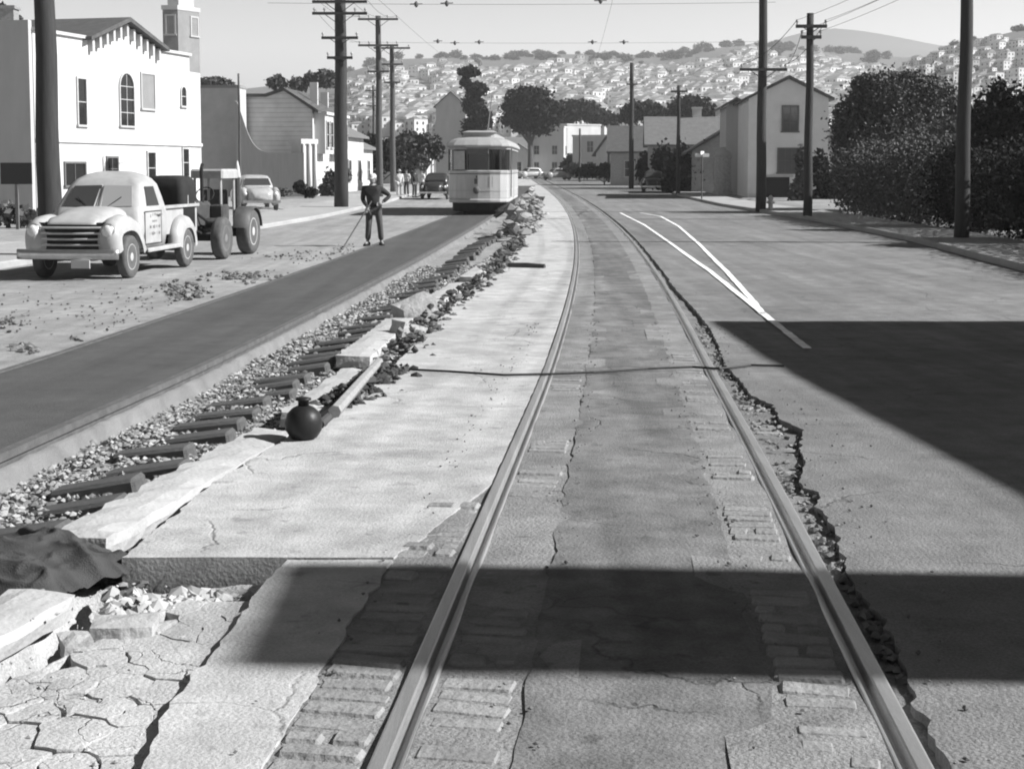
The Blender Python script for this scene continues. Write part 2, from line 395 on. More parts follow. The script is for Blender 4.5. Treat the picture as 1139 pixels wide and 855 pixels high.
# loose ballast stones: uncountable
def stones(mb, P, S, seed=0):
    rg = np.random.default_rng(seed)
    base = np.array([(1,0,0),(-1,0,0),(0,1,0),(0,-1,0),(0,0,1),(0,0,-1),(.6,.6,.55),(-.6,-.6,.55)])
    fc = [(0,6,4),(0,4,3),(3,4,7),(7,4,1),(1,4,2),(2,4,6),(6,0,2),(7,1,3),(0,3,5),(3,1,5),(1,2,5),(2,0,5)]
    for p, s_ in zip(P, S):
        v = base*s_*rg.uniform(.65, 1.2, (8, 1))*np.array([1, rg.uniform(.7, 1.3), rg.uniform(.5, .9)])
        a = rg.uniform(0, 6.28); ca, sa = math.cos(a), math.sin(a)
        x = v[:, 0]*ca-v[:, 1]*sa; y = v[:, 0]*sa+v[:, 1]*ca
        mb.add(np.stack([x+p[0], y+p[1], v[:, 2]+p[2]], 1).tolist(), fc)
b = MB(); P = []; S = []
rs = random.Random(11)
for _ in range(20000):
    Y = 3.6+ (rs.random()**1.6)*26; a, c = XT(Y)+.12, (FAR(Y)+.12 if Y > Y0 else XB_(Y0)-.75-(Y0-Y)*.9)
    if c <= a: continue
    x = rs.uniform(a, c); P.append((x, Y, h(Y)+TZ+rs.uniform(0, .045)+.05*mnoise.noise(Vector((x*1.7, Y*1.7, 31.))))); S.append(rs.uniform(.012, .03)*(1 if Y < 14 else 1.3))
stones(b, P, S, 2)
m_stone = leafmat('ballast_stone', .27, .45)
tag(b.build('ballast_gravel', m_stone), 'loose pale gravel between the sleepers in the open track trench', 'gravel', kind='stuff')
# sleepers
m_tie = M('sleeper_wood', .10, var=.35, scale=3., bump=.6, bscale=25, stretch=(1, 8, 8))
Y = 5.15; ti = 0; rs = random.Random(21)
tm = MB(); tm.bbox((0, 0, 0), (.5, .21, .2), .02); tie0 = None
while Y < 42:
    if not (6.05 < Y < 6.3):
        x = XT(Y)+.74+rs.uniform(-.07, .07)
        if tie0 is None: o = tm.build('railway_sleeper', m_tie); tie0 = o
        else: o = tie0.copy(); COL.objects.link(o)
        o.location = (x, Y, h(Y)+TZ-.020+rs.uniform(-.015, .012)); o.rotation_euler = (rs.uniform(-.02, .02), -.15+rs.uniform(-.04, .04), -.08+rs.uniform(-.025, .025))
        tag(o, 'dark wooden sleeper half buried in the pale gravel of the open trench', 'sleeper', 'sleepers laid across the open track trench')
        ti += 1
    Y += .56+rs.uniform(-.02, .02)

# dusty roadway at left, kerbs, sidewalks
b = MB(); ribbon(b, list(np.arange(-14, 1.5, .8))+stations(1.5, 230, near=.15), lambda Y: KL(Y), lambda Y: XS(Y)-.045, -.004, 20, .1, .02, 41.); struct('dusty_roadway', b, m_dirt, True)
def kerb(f, side, y0, y1, wd_, name):
    b = MB(); rows = []
    for Y in stations(y0, y1, near=.6):
        x = f(Y); z = h(Y)
        rows.append([Vector((x+side*a, Y, z+c)) for a, c in ((0,-.3),(0,.10),(.03,.13),(.17,.135),(.175,.131),(wd_,.14),(wd_+.02,-.3))])
    if side < 0: rows = [r[::-1] for r in rows]
    b.loft([r[::-1] for r in rows], False, False); struct(name, b, m_walk)
kerb(KR, 1, -6, 120, 2.25, 'sidewalk'); kerb(KL, -1, -6, 150, 2.7, 'left_sidewalk')
# painted lines on the road: two converging worn strokes
m_paint = GM('worn_road_paint', .8, big=.1, mid=.3, fine=.2, bump=.4)
for pl in ([(690,237),(716,250),(745,270),(790,302),(840,342),(870,366),(902,391)], [(712,237),(735,241),(755,252),(778,272),(808,302),(835,332),(850,352)]):
    P = [gp(*p, .004) for p in pl]; b = MB(); rows = []
    for i in range(len(P)-1):
        for k in range(10):
            t = k/10; q = P[i].lerp(P[i+1], t); rows.append([Vector((q.x-.045+jag(q.y, .014, 7.), q.y, h(q.y)+.0125)), Vector((q.x+.045+jag(q.y, .014, 7., 4.), q.y, h(q.y)+.0125))])
    b.loft(rows, False, False); o = struct('painted_line', b, m_paint)
# thin black cable lying across the tracks
P = [gp(*p, .012) for p in [(440,411),(500,414),(560,418),(612,417),(660,415),(720,411),(770,409),(800,411),(835,407),(880,408)]]
b = MB(); pts = []
for i in range(len(P)-1):
    for k in range(6): q = P[i].lerp(P[i+1], k/6); pts.append((q.x, q.y, h(q.y)+.02))
b.tube(pts, .011, 6); solo(b, 'cable', M('black_rubber', .02, rough=.6), 'thin black cable lying across both rails and the track paving', 'cable', P[0])

# ------------------------------------------------------------------ broken concrete at lower left
def clip(poly, px, py, nx, ny):
    out = []; n = len(poly)
    for i in range(n):
        a, b = poly[i], poly[(i+1) % n]; da = (a[0]-px)*nx+(a[1]-py)*ny; db = (b[0]-px)*nx+(b[1]-py)*ny
        if da <= 0: out.append(a)
        if (da < 0 < db) or (db < 0 < da): t = da/(da-db); out.append((a[0]+(b[0]-a[0])*t, a[1]+(b[1]-a[1])*t))
    return out
def inset(poly, d):
    n = len(poly); A = sum(poly[i][0]*poly[(i+1)%n][1]-poly[(i+1)%n][0]*poly[i][1] for i in range(n)); s = 1 if A > 0 else -1; p = poly
    for i in range(n):
        a, b = poly[i], poly[(i+1) % n]; ex, ey = b[0]-a[0], b[1]-a[1]; l = math.hypot(ex, ey) or 1
        nx, ny = ey/l*s, -ex/l*s; p = clip(p, a[0]-nx*d, a[1]-ny*d, nx, ny)
        if len(p) < 3: return []
    return p
reg = [gp(*q) for q in [(-260,960),(138,960),(152,880),(178,800),(213,751),(260,696),(283,660),(200,660),(110,704),(22,742),(-110,800),(-260,850)]]
reg = [(p.x, p.y) for p in reg]
reg = [(min(x, DG(y)-.012), y) for x, y in reg]
bx = [min(p[0] for p in reg), max(p[0] for p in reg), min(p[1] for p in reg), max(p[1] for p in reg)]
def inside(x, y, poly):
    c = False; n = len(poly)
    for i in range(n):
        a, b = poly[i], poly[i-1]
        if (a[1] > y) != (b[1] > y) and x < (b[0]-a[0])*(y-a[1])/(b[1]-a[1])+a[0]: c = not c
    return c
rs = random.Random(17); seeds = []
_t = 0
while len(seeds) < 60 and _t < 60000:
    _t += 1
    x, y = rs.uniform(bx[0], bx[1]), rs.uniform(bx[2], bx[3])
    if inside(x, y, reg) and all(math.hypot(x-a, y-c) > (.10+.09*abs(mnoise.noise(Vector((x*1.3, y*1.3, 2.))))*2) for a, c in seeds): seeds.append((x, y))
brk = MB()
def rough_poly(p, amp, seg, sd):
    o = []; n = len(p)
    for i in range(n):
        a, b = p[i], p[(i+1) % n]; l = math.hypot(b[0]-a[0], b[1]-a[1]); k = max(1, int(l/seg))
        for j in range(k):
            t = j/k; x, y = a[0]+(b[0]-a[0])*t, a[1]+(b[1]-a[1])*t
            o.append((x+amp*mnoise.noise(Vector((x*14, y*14, sd))), y+amp*mnoise.noise(Vector((x*14, y*14, sd+5)))))
    return o
def chunk(mb, poly, zt, thick, tilt=(0, 0), bev=.012):
    """thick slab piece with chamfered broken top edge"""
    cx = sum(p[0] for p in poly)/len(poly); cy = sum(p[1] for p in poly)/len(poly); n = len(poly)
    q = [(cx+(x-cx)*(1-bev*2.2), cy+(y-cy)*(1-bev*2.2)) for x, y in poly]
    def zz(x, y, z): return z+(x-cx)*tilt[0]+(y-cy)*tilt[1]+h(y)
    P = [(x, y, zz(x, y, zt-thick)) for x, y in poly]+[(x, y, zz(x, y, zt-bev*(.5+rs.random()))) for x, y in poly]+[(x, y, zz(x, y, zt)) for x, y in q]+[(cx, cy, zz(cx, cy, zt+.004))]
    fs = [(i, (i+1)%n, n+(i+1)%n, n+i) for i in range(n)]+[(n+i, n+(i+1)%n, 2*n+(i+1)%n, 2*n+i) for i in range(n)]+[(2*n+i, 2*n+(i+1)%n, 3*n) for i in range(n)]
    mb.add(P, fs)
for i, (x, y) in enumerate(seeds):
    p = [(bx[0]-.1, bx[2]-.1), (bx[1]+.1, bx[2]-.1), (bx[1]+.1, bx[3]+.1), (bx[0]-.1, bx[3]+.1)]
    # cut to voronoi cell, then to region (region roughly convex along each edge near the seed)
    for j, (a, c) in enumerate(seeds):
        if j != i: p = clip(p, (x+a)/2, (y+c)/2, a-x, c-y)
    p2 = p
    for e in range(6, 11):       # keep only the edge along the hollow; the other sides run on under the sound slab
        q0, q1 = reg[e], reg[e+1 if e+1 < len(reg) else 0]; ex, ey = q1[0]-q0[0], q1[1]-q0[1]; l = math.hypot(ex, ey)
        if l < 1e-4: continue
        nx, ny = ey/l, -ex/l
        if (x-q0[0])*nx+(y-q0[1])*ny > 0: nx, ny = -nx, -ny
        if math.hypot((q0[0]+q1[0])/2-x, (q0[1]+q1[1])/2-y) < l/2+.35: p2 = clip(p2, q0[0], q0[1], nx, ny)
    p2 = inset(p2, rs.choice([.0005, .001, .001, .003, .007]))
    if len(p2) < 3: continue
    p2 = rough_poly(p2, .03, .03, 1.7)
    chunk(brk, p2, -.028+rs.uniform(-.007, .005), .12, (rs.uniform(-.03, .03), rs.uniform(-.025, .025)), .005)
struct('broken_concrete', brk, m_conc2)
YH = gp(200, 672).y; b = MB(); rows = []; da, dc = gp(2, 722), gp(132, 634); dd = (dc-da); dd.z = 0; dl = dd.length; dd.normalize()
for Y in list(np.arange(-14, 1.2, .8))+[y for y in stations(1.2, Y0-.02, near=.03)]:
    xa, xb = min(XB_(max(Y, Y0))-1.7, DG(Y)-1.8), DG(Y)+.05; r = []
    for k in range(61):
        x = xa+(xb-xa)*k/60; v = Vector((x-da.x, Y-da.y, 0)); s_ = v.dot(dd); d_ = abs(v.x*dd.y-v.y*dd.x); e = max(0, -s_, s_-dl)
        dig = -.31*math.exp(-(max(0, d_-.07)**2+e*e)/.005)
        r.append(Vector((x, Y, h(Y)-.075-.04*min(1, max(0, (Y-YH)/.12))+.04*mnoise.noise(Vector((x*1.7, Y*1.7, 44.)))+.012*mnoise.noise(Vector((x*9, Y*9, 4.)))+dig)))
    rows.append(r)
b.loft(rows, False, False)
struct('crumbled_concrete_bed', b, GM('crumbled_concrete', .38, mid=.25, fine=.3, bump=1., coarse=.6), True)

m_chunk = M('concrete_chunk', .36, var=.2, scale=7., bump=.7, bscale=22., fine=.12)
def block(label, pxy, dims, rz, dz=0., tiltx=0., tilty=0., name='concrete_block', mat=None, cat='block', group=None, sd=1):
    p = gp(*pxy); rr = random.Random(sd); b = MB(); x, y, z = dims
    # irregular subdivided block
    nx, ny, nz = max(2, int(x/.09)), max(2, int(y/.09)), max(2, int(z/.06))
    idx = {}; vs = []; fs = []
    def vid(i, j, k):
        if (i, j, k) not in idx:
            q = Vector((x*(i/nx-.5), y*(j/ny-.5), z*k/nz)); n_ = sum((i in (0, nx), j in (0, ny), k in (0, nz)))
            if n_ >= 2: q += Vector((-math.copysign(1, q.x) if i in (0, nx) else 0, -math.copysign(1, q.y) if j in (0, ny) else 0, (-1 if k == nz else 0)))*rr.uniform(.002, .018)
            q += Vector([.012*mnoise.noise(q*6+Vector((sd, c*7, 0))) for c in range(3)])
            idx[(i, j, k)] = len(vs); vs.append(q)
        return idx[(i, j, k)]
    for i in range(nx):
        for j in range(ny): fs.append((vid(i,j,nz), vid(i+1,j,nz), vid(i+1,j+1,nz), vid(i,j+1,nz)))
    for i in range(nx):
        for k in range(nz):
            fs.append((vid(i,0,k), vid(i+1,0,k), vid(i+1,0,k+1), vid(i,0,k+1))); fs.append((vid(i+1,ny,k), vid(i,ny,k), vid(i,ny,k+1), vid(i+1,ny,k+1)))
    for j in range(ny):
        for k in range(nz):
            fs.append((vid(0,j+1,k), vid(0,j,k), vid(0,j,k+1), vid(0,j+1,k+1))); fs.append((vid(nx,j,k), vid(nx,j+1,k), vid(nx,j+1,k+1), vid(nx,j,k+1)))
    b.add(vs, fs); o = b.build(name, mat or m_chunk); o.location = (p.x, p.y, p.z+dz); o.rotation_euler = (tiltx, tilty, rz)
    return tag(o, label, cat, group)
# long pale kerb beams along the trench
m_beam = M('kerb_beam_concrete', .38, var=.12, scale=4., bump=.4, bscale=30., fine=.08)
def beam(label, pa, pb, w, t, dz, sd, roll=0.):
    a, c = gp(*pa), gp(*pb); d = c-a; mid = (a+c)/2
    o = block(label, (500, 500), (w, d.length, t), -math.atan2(d.x, d.y), 0, 0, 0, 'concrete_beam', m_beam, 'beam', None, sd)
    o.location = (mid.x, mid.y, (a.z+c.z)/2+dz); o.rotation_euler = (math.atan2(d.z, math.hypot(d.x, d.y)), roll, -math.atan2(d.x, d.y)); return o
beam('longest pale concrete beam running from the dark canvas to the black flare pot', (84,597), (306,478), .29, .12, -.11, 1, .05)
beam('short pale concrete beam beside the black flare pot among dark rubble', (332,460), (398,412), .30, .12, -.10, 2, .04)
beam('far pale concrete beam at the end of the row, beyond the dark rubble', (392,400), (444,357), .34, .12, -.08, 3, .02)
beam('pale end of a concrete beam under the lower edge of the dark canvas', (-70,712), (48,650), .3, .1, -.12, 4)
beam('low pale beam fragment lying among the small rubble beyond the tilted lump', (470,345), (512,318), .3, .12, -.06, 11, .03)
beam('last pale beam fragment lying at the trench edge toward the streetcar', (520,312), (552,290), .3, .12, -.05, 12, .02)
block('squarish pale concrete block lying in the broken hollow beneath the canvas', (136,694), (.24,.15,.13), .15, -.1, .05, .04, sd=5)
block('small upright concrete lump at the brink of the dark pit', (88,707), (.13,.12,.11), .5, -.1, .1, -.1, sd=6)
block('pale concrete lump tilted at the far end of the beams', (464,352), (.5,.3,.28), .6, -.05, .2, -.3, sd=7)
block('white concrete offcut lying beside the farthest beam', (452,372), (.4,.22,.18), .9, -.05, .1, .25, sd=8)
# broken crumbs in the hollow
b = MB(); P = []; S = []; rs = random.Random(9)
for _ in range(260):
    px, py = rs.uniform(120, 300), rs.uniform(632, 668)
    if px > 285-(py-632)*.6: continue
    q = gp(px, py); P.append((q.x, q.y, q.z-.105)); S.append(rs.uniform(.01, .05)*(1.7 if rs.random() < .06 else 1))
for _ in range(160):
    px, py = rs.uniform(-60, 330), rs.uniform(640, 860); q = gp(px, py)
    if q.x < DG(q.y): P.append((q.x, q.y, q.z-.03)); S.append(rs.uniform(.003, .011))
stones(b, P, S, 5); tag(b.build('concrete_crumbs', leafmat('crumb', .38, .25)), 'pale crumbs of broken concrete strewn in the hollow at the slab edge', 'rubble', kind='stuff')
b = MB(); P = []; S = []
for _ in range(520):
    Y = 3.2+rs.random()**1.3*14; a, c = XR(Y)+.1, JE(Y)
    if c-a < .02: continue
    P.append((rs.uniform(a, c), Y, h(Y)-.032+rs.uniform(0, .012))); S.append(rs.uniform(.006, .03))
for _ in range(500):
    Y = 3.2+rs.random()*14; P.append((rs.choice([XL(Y)-.35+rs.gauss(0, .05), XR(Y)-.34+rs.gauss(0, .05), XL(Y)+.36+rs.gauss(0, .05), JE(Y)+abs(rs.gauss(0, .15))]), Y, h(Y)+.008)); S.append(rs.uniform(.003, .011))
stones(b, P, S, 6); tag(b.build('asphalt_crumbs', leafmat('asphalt_crumb', .16, .35)), 'dark crumbs of asphalt strewn along the rails and the crumbling road edge', 'rubble', kind='stuff')
# debris on the dusty roadway
b = MB(); P = []; S = []
for cx, cy, sx, sy, n, smax in ((205,325,22,8,150,.07),(270,308,34,5,120,.06),(30,388,12,4,40,.07),(12,360,12,6,30,.05),(85,378,5,2,12,.04),(330,285,40,6,70,.04),(390,280,25,5,60,.04),(120,345,110,25,160,.025)):
    for _ in range(n):
        q = gp(rs.gauss(cx, sx*.6), rs.gauss(cy, sy*.6))
        if KL(q.y)+.1 < q.x < XS(q.y)-.1: P.append((q.x, q.y, q.z+.01)); S.append(rs.uniform(.012, smax))
stones(b, P, S, 8); tag(b.build('road_debris', leafmat('debris', .13, .5)), 'scattered dark clods and debris on the dusty left roadway', 'debris', kind='stuff')
# rubble along the trench edge (dark earth and broken asphalt), heaps nearer the streetcar
def heap(label, pts, n, r, hgt, smin, smax, v, sd, name='rubble_heap'):
    b = MB(); P = []; S = []; rr = random.Random(sd); C = [gp(*p) for p in pts]
    for _ in range(n):
        i = rr.randrange(len(C)-1) if len(C) > 1 else 0; q = C[i].lerp(C[min(i+1, len(C)-1)], rr.random())
        dx, dy = rr.gauss(0, r*.45), rr.gauss(0, r*.6); e = math.exp(-(dx*dx/(r*r*.3)+dy*dy/(r*r*.6)))
        P.append((q.x+dx, q.y+dy, q.z-.02+hgt*e*rr.random())); S.append(rr.uniform(smin, smax))
    stones(b, P, S, sd); o = b.build(name, leafmat(f'rubble_{sd}', v, .55)); return tag(o, label, 'rubble', kind='stuff')
heap('dark earth and broken asphalt heaped against the short concrete beam', [(372,452),(405,432),(436,410)], 420, .25, .14, .015, .06, .06, 31)
heap('mixed dark rubble tumbled along the trench edge past the beams', [(440,395),(470,365),(500,338),(530,318),(556,296)], 520, .28, .2, .015, .065, .1, 32)
heap('dark broken slabs piled along the trench nearer the streetcar', [(540,305),(560,288),(578,268)], 300, .3, .3, .025, .1, .09, 33)
heap('tall heap of pale and dark rubble right beside the streetcar', [(572,262),(584,250),(590,236),(592,226)], 420, .55, 1.0, .06, .24, .22, 34)
# fallen timbers in the rubble
m_wood = M('weathered_plank', .27, var=.3, scale=4., bump=.4, stretch=(1, 6, 6))
for lab, pa, pb, z, w in (('pale broken pole leaning across the dark rubble beside the short beam', (372,458), (422,402), .1, .045), ('thin dark bar lying on rubble beyond the flare pot', (356,472), (398,436), .06, .03), ('short plank lying flat on the concrete by the far rubble', (566,296), (606,297), .02, .07)):
    a, c = gp(*pa, z), gp(*pb, z); b = MB(); b.tube([a, a.lerp(c, .5)+Vector((.01, 0, .015)), c], [w, w*.9, w*.8], 7)
    solo(b, 'timber', m_wood if 'pale' in lab else M('tarred_timber', .06), lab, 'timber', a)
# round kerosene warning flare
p = gp(338, 488); t = thing('flare_pot', 'round black kerosene flare pot at the end of the longest beam', 'flare pot', (p.x, p.y, p.z))
b = MB(); b.lathe([(.05,0),(.085,.012),(.115,.06),(.12,.11),(.105,.165),(.07,.2),(.04,.215)], n=24); b.build('pot', M('sooty_iron', .018, rough=.45, bump=.1), t, True)
b = MB(); b.lathe([(.035,.21),(.035,.245),(.05,.25),(.05,.262),(.02,.27)], n=16); b.build('burner_cap', M('sooty_iron', .02), t, True)
# dark folded canvas
a = gp(30, 620); t0 = Vector((a.x, a.y, a.z)); b = MB(); n = 90; rows = []
for j in range(n+1):
    r = []
    for i in range(n+1):
        u, v = i/n-.5, j/n-.5; x, y = u*.80, v*.70
        e = min(1, (0.5-abs(u))*8)*min(1, (.5-abs(v))*8)
        wx = .10*mnoise.noise(Vector((x*3, y*3, 2))); q1 = x*.35+y*.95+wx; q2 = x*.8-y*.55+.13*mnoise.noise(Vector((x*3.5, y*3.5, 12)))
        f1 = (1-abs(math.sin(q1*11+1.4)))**1.5; f2 = (1-abs(math.sin(q2*8+.4)))**1.6*max(0, min(1, .5+2.2*mnoise.noise(Vector((x*3, y*3, 21)))))
        z = .01+e*(.04+.07*math.exp(-((x+.02)**2/.07+(y-.04)**2/.05)))+(f1*.042+f2*.035)*(.25+.75*e)+  .010*mnoise.noise(Vector((x*13, y*13, 1)))+.016*(1-abs(mnoise.noise(Vector((x*7+3, y*11, 6)))))**6
        k = 1+.16*mnoise.noise(Vector((math.cos(math.atan2(v, u))*2, math.sin(math.atan2(v, u))*2, 3)))
        r.append((x*k, y*k, z-.05))
    rows.append(r)
b.loft(rows, False, False); o = b.build('canvas_sheet', M('dark_canvas', .055, var=.25, scale=9., bump=.5, bscale=160., rough=.95), smooth=True)
o.location = t0+Vector((0, 0, -.02)); o.rotation_euler = (0, 0, -.45); tag(o, 'crumpled dark canvas sheet draped over the near end of the beam', 'canvas')

# ================================================================== BUILDINGS
m_white = M('white_paint', .5, var=.14, scale=1.2, bump=.12, bscale=12., stretch=(1, 1, .25), fine=.03)
m_cream = M('cream_paint', .44, var=.1, scale=1.2, bump=.12, bscale=12., stretch=(1, 1, .25), fine=.03)
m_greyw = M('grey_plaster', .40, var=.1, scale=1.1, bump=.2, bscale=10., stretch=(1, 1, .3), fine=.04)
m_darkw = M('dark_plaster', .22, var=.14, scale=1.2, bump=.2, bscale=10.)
m_roof = M('dark_shingle', .085, var=.25, scale=3., bump=.5, bscale=22.)
m_roofl = M('weathered_shingle', .15, var=.2, scale=3., bump=.5, bscale=22.)
m_trim = M('trim_paint', .42, var=.1, bump=.05)
m_trimd = M('dark_trim', .12, var=.15, bump=.05)
m_brick = M('chimney_brick', .22, var=.25, scale=9., bump=.4)
m_shut = boards('shutter_slats', .26, .09)
m_clap = boards('clapboard', .58, .3, dark=.4)
m_fenceb = boards('fence_boards', .25, .3, axis=0)
m_void = M('dark_opening', .02, var=.1, bump=0)
g_dark = glass('window_glass', .02); g_mid = glass('window_glass_pale', .10)
class Fac:
    """vertical plane through P along u; n is its outward normal (right of u)"""
    def __init__(s, P, u): s.P = Vector((P[0], P[1], 0)); s.u = Vector((u[0], u[1], 0)).normalized(); s.n = Vector((s.u.y, -s.u.x, 0))
    def uv(s, px, py):
        d = ray(px, py); t = (s.P-CAMP).dot(s.n)/d.dot(s.n); q = CAMP+d*t
        return ((q-s.P).dot(s.u), q.z)
    def pt(s, a, z, d=0.): q = s.P+s.u*a+s.n*d; return Vector((q.x, q.y, z))
    def ext(s, mb, poly, d0, d1, mi=0):
        n = len(poly); P = [s.pt(a, z, d0) for a, z in poly]+[s.pt(a, z, d1) for a, z in poly]
        mb.add(P, [tuple(range(n)), tuple(range(2*n-1, n-1, -1))]+[(i, n+i, n+(i+1) % n, (i+1) % n) for i in range(n)], mi); return mb
    def rect(s, mb, a0, a1, z0, z1, d0, d1, mi=0): return s.ext(mb, [(a0,z0),(a1,z0),(a1,z1),(a0,z1)], d0, d1, mi)
    def pr(s, x0, y0, x1, y1):
        xm, ym = (x0+x1)/2, (y0+y1)/2
        return (s.uv(x0, ym)[0], s.uv(x1, ym)[0], s.uv(xm, y1)[1], s.uv(xm, y0)[1])
def window(root, fc, r, nx=2, ny=2, arch=False, fm=None, gm=None, fw=.09, sill=True, shutter=False, name='window'):
    a0, a1, z0, z1 = r; b = MB(); fm = fm or m_trim
    arcp = []
    if arch:
        rr = (a1-a0)/2; zc = z1-rr; arcp = [(a0+rr-rr*math.cos(math.pi*k/10), zc+rr*math.sin(math.pi*k/10)) for k in range(11)]
        poly = [(a0,z0),(a1,z0)]+arcp[::-1]
        for k in range(10):
            p, q = arcp[k], arcp[k+1]; c = (a0+rr, zc); e = 1+fw/rr
            fc.ext(b, [p, q, (c[0]+(q[0]-c[0])*e, c[1]+(q[1]-c[1])*e), (c[0]+(p[0]-c[0])*e, c[1]+(p[1]-c[1])*e)], -.02, .07)
    else: poly = [(a0,z0),(a1,z0),(a1,z1),(a0,z1)]; zc = z1
    fc.rect(b, a0-fw, a0, z0, zc, -.02, .071); fc.rect(b, a1, a1+fw, z0, zc, -.02, .071)
    if not arch: fc.rect(b, a0-fw, a1+fw, z1, z1+fw, -.02, .07)
    fc.rect(b, a0-fw*1.5, a1+fw*1.5, z0-fw, z0, -.02, .12 if sill else .07)
    bw_ = .035
    if not shutter:
        for i in range(1, nx): x = a0+(a1-a0)*i/nx; fc.rect(b, x-bw_/2, x+bw_/2, z0, z1-(.0 if not arch else .05), .0, .04)
        for j in range(1, ny): z = z0+(z1-z0)*j/ny; fc.rect(b, a0, a1, z-bw_/2, z+bw_/2, .0, .043)
    o = b.build(name, fm, root, world=True)
    p = MB(); fc.ext(p, poly, -.03, .012 if not shutter else .03); p.build('pane' if not shutter else 'shutter', m_shut if shutter else (gm or g_dark), o)
    # sub-part shares its parent's frame
    c = o.children[0]; inv = (Matrix.Translation(root.location) @ root.rotation_euler.to_matrix().to_4x4()).inverted()
    for v in c.data.vertices: v.co = inv @ v.co
    return o
def part(root, mb, name, mat, **k): return mb.build(name, mat, root, world=True, **k)

# --- white gabled hall at left
P1, P2 = gx(40, 61), gx(222, 76)
FW = Fac(P1, P2-P1)
t = thing('white_hall', 'white two storey hall with a gabled front and tall arched window at left', 'building', P1)
zb = -.6; s1 = FW.uv(211, 100)[0]; s2 = FW.uv(223, 100)[0]; ze = FW.uv(66, 39)[1]
ga, gb, gc = FW.uv(95, 44), FW.uv(136, 25), FW.uv(177, 56)
b = MB(); FW.rect(b, 0, s1, zb, ze, -13, 0); FW.rect(b, s1, s2, zb, FW.uv(217, 81)[1], -11, -.01); FW.ext(b, [(ga[0], ze), (gc[0], ze), (gb[0], gb[1])], -12.9, -.003)
part(t, b, 'wall', m_white)
b = MB(); b2 = Fac(FW.pt(0, 0, 0), -FW.n); b2 = Fac(FW.pt(0, 0, -13.2), FW.n)
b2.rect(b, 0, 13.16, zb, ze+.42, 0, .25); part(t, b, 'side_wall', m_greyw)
b = MB(); th = .16
for (a, c) in ((ga, gb), (gc, gb)):
    dx = a[0]-c[0]; e = (a[0]+dx*.07, a[1]-(c[1]-a[1])*.07)
    FW.ext(b, [(e[0], e[1]+.02), (c[0], c[1]+.02), (c[0], c[1]+.02+th*1.3), (e[0], e[1]+.02+th)], -13, .45)
part(t, b, 'gable_roof', m_roof)
for k in range(11):
    f = (k+.5)/11; x = ga[0]+(gc[0]-ga[0])*f; zt = (ga[1]+(gb[1]-ga[1])*(x-ga[0])/(gb[0]-ga[0]) if x < gb[0] else gc[1]+(gb[1]-gc[1])*(gc[0]-x)/(gc[0]-gb[0]))
    b = MB(); FW.rect(b, x-.09, x+.09, zt-.62, zt-.06, .0, .22); part(t, b, 'corbel', m_greyw)
for q0, q1 in ((-.02, ga[0]-.1), (gc[0]+.1, s1+.05)): b = MB(); FW.rect(b, q0, q1, ze, ze+.14, -.3, .14); part(t, b, 'cornice', m_cream)
zz = FW.uv(120, 158)[1]; b = MB(); FW.rect(b, .01, s2-.02, zz-.08, zz+.08, .0, .09); part(t, b, 'belt_course', m_white)
window(t, FW, FW.pr(133, 82, 148, 140), 2, 4, True, m_greyw)
window(t, FW, FW.pr(157, 83, 171, 121), shutter=True, fm=m_greyw)
window(t, FW, FW.pr(86, 88, 95, 139), 1, 2, fm=m_trim); window(t, FW, FW.pr(201, 97, 206, 118), 1, 2, True, m_trim)
window(t, FW, FW.pr(164, 170, 172, 204), 1, 2, fm=m_trim); window(t, FW, FW.pr(203, 166, 209, 196), 1, 2, fm=m_trim)
window(t, FW, FW.pr(119, 176, 130, 200), 2, 2, fm=m_trimd); window(t, FW, FW.pr(72, 182, 94, 206), 2, 1, fm=m_trimd)
c = FW.pt(FW.uv(78, 60)[0], 0, -3); b = MB(); b.box((c.x, c.y, ze+.5), (.7, .7, 1.5)); b.box((c.x, c.y, ze+1.32), (.85, .85, .14)); part(t, b, 'chimney', m_brick)
# church tower behind the hall
A = gx(184, 132); t = thing('church_tower', 'tall pale church tower rising behind the white hall', 'tower', A)
ft = Fac(gx(184, 132), (1, -.02)); w = ft.uv(198, 30)[0]; fr_ = Fac(ft.pt(w, 0), (.5, .87)); d = fr_.uv(222, 40)[0]; ztop = ft.uv(190, 11)[1]
nb = fr_.u
cs = [ft.pt(0, 0), ft.pt(w, 0), fr_.pt(d, 0), ft.pt(0, 0)+nb*d]
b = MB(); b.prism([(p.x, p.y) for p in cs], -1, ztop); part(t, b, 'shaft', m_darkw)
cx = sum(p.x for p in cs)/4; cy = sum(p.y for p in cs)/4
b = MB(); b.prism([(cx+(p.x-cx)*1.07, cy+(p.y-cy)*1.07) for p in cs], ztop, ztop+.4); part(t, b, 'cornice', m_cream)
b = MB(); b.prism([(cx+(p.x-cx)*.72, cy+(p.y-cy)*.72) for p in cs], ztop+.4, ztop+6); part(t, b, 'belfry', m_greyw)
for z0, z1 in ((ft.uv(190, 38)[1], ft.uv(190, 18)[1]),):
    window(t, ft, (w*.25, w*.75, z0, z1), shutter=True, fm=m_greyw, fw=.15); window(t, fr_, (d*.62, d*.9, z0, z1), shutter=True, fm=m_greyw, fw=.15)
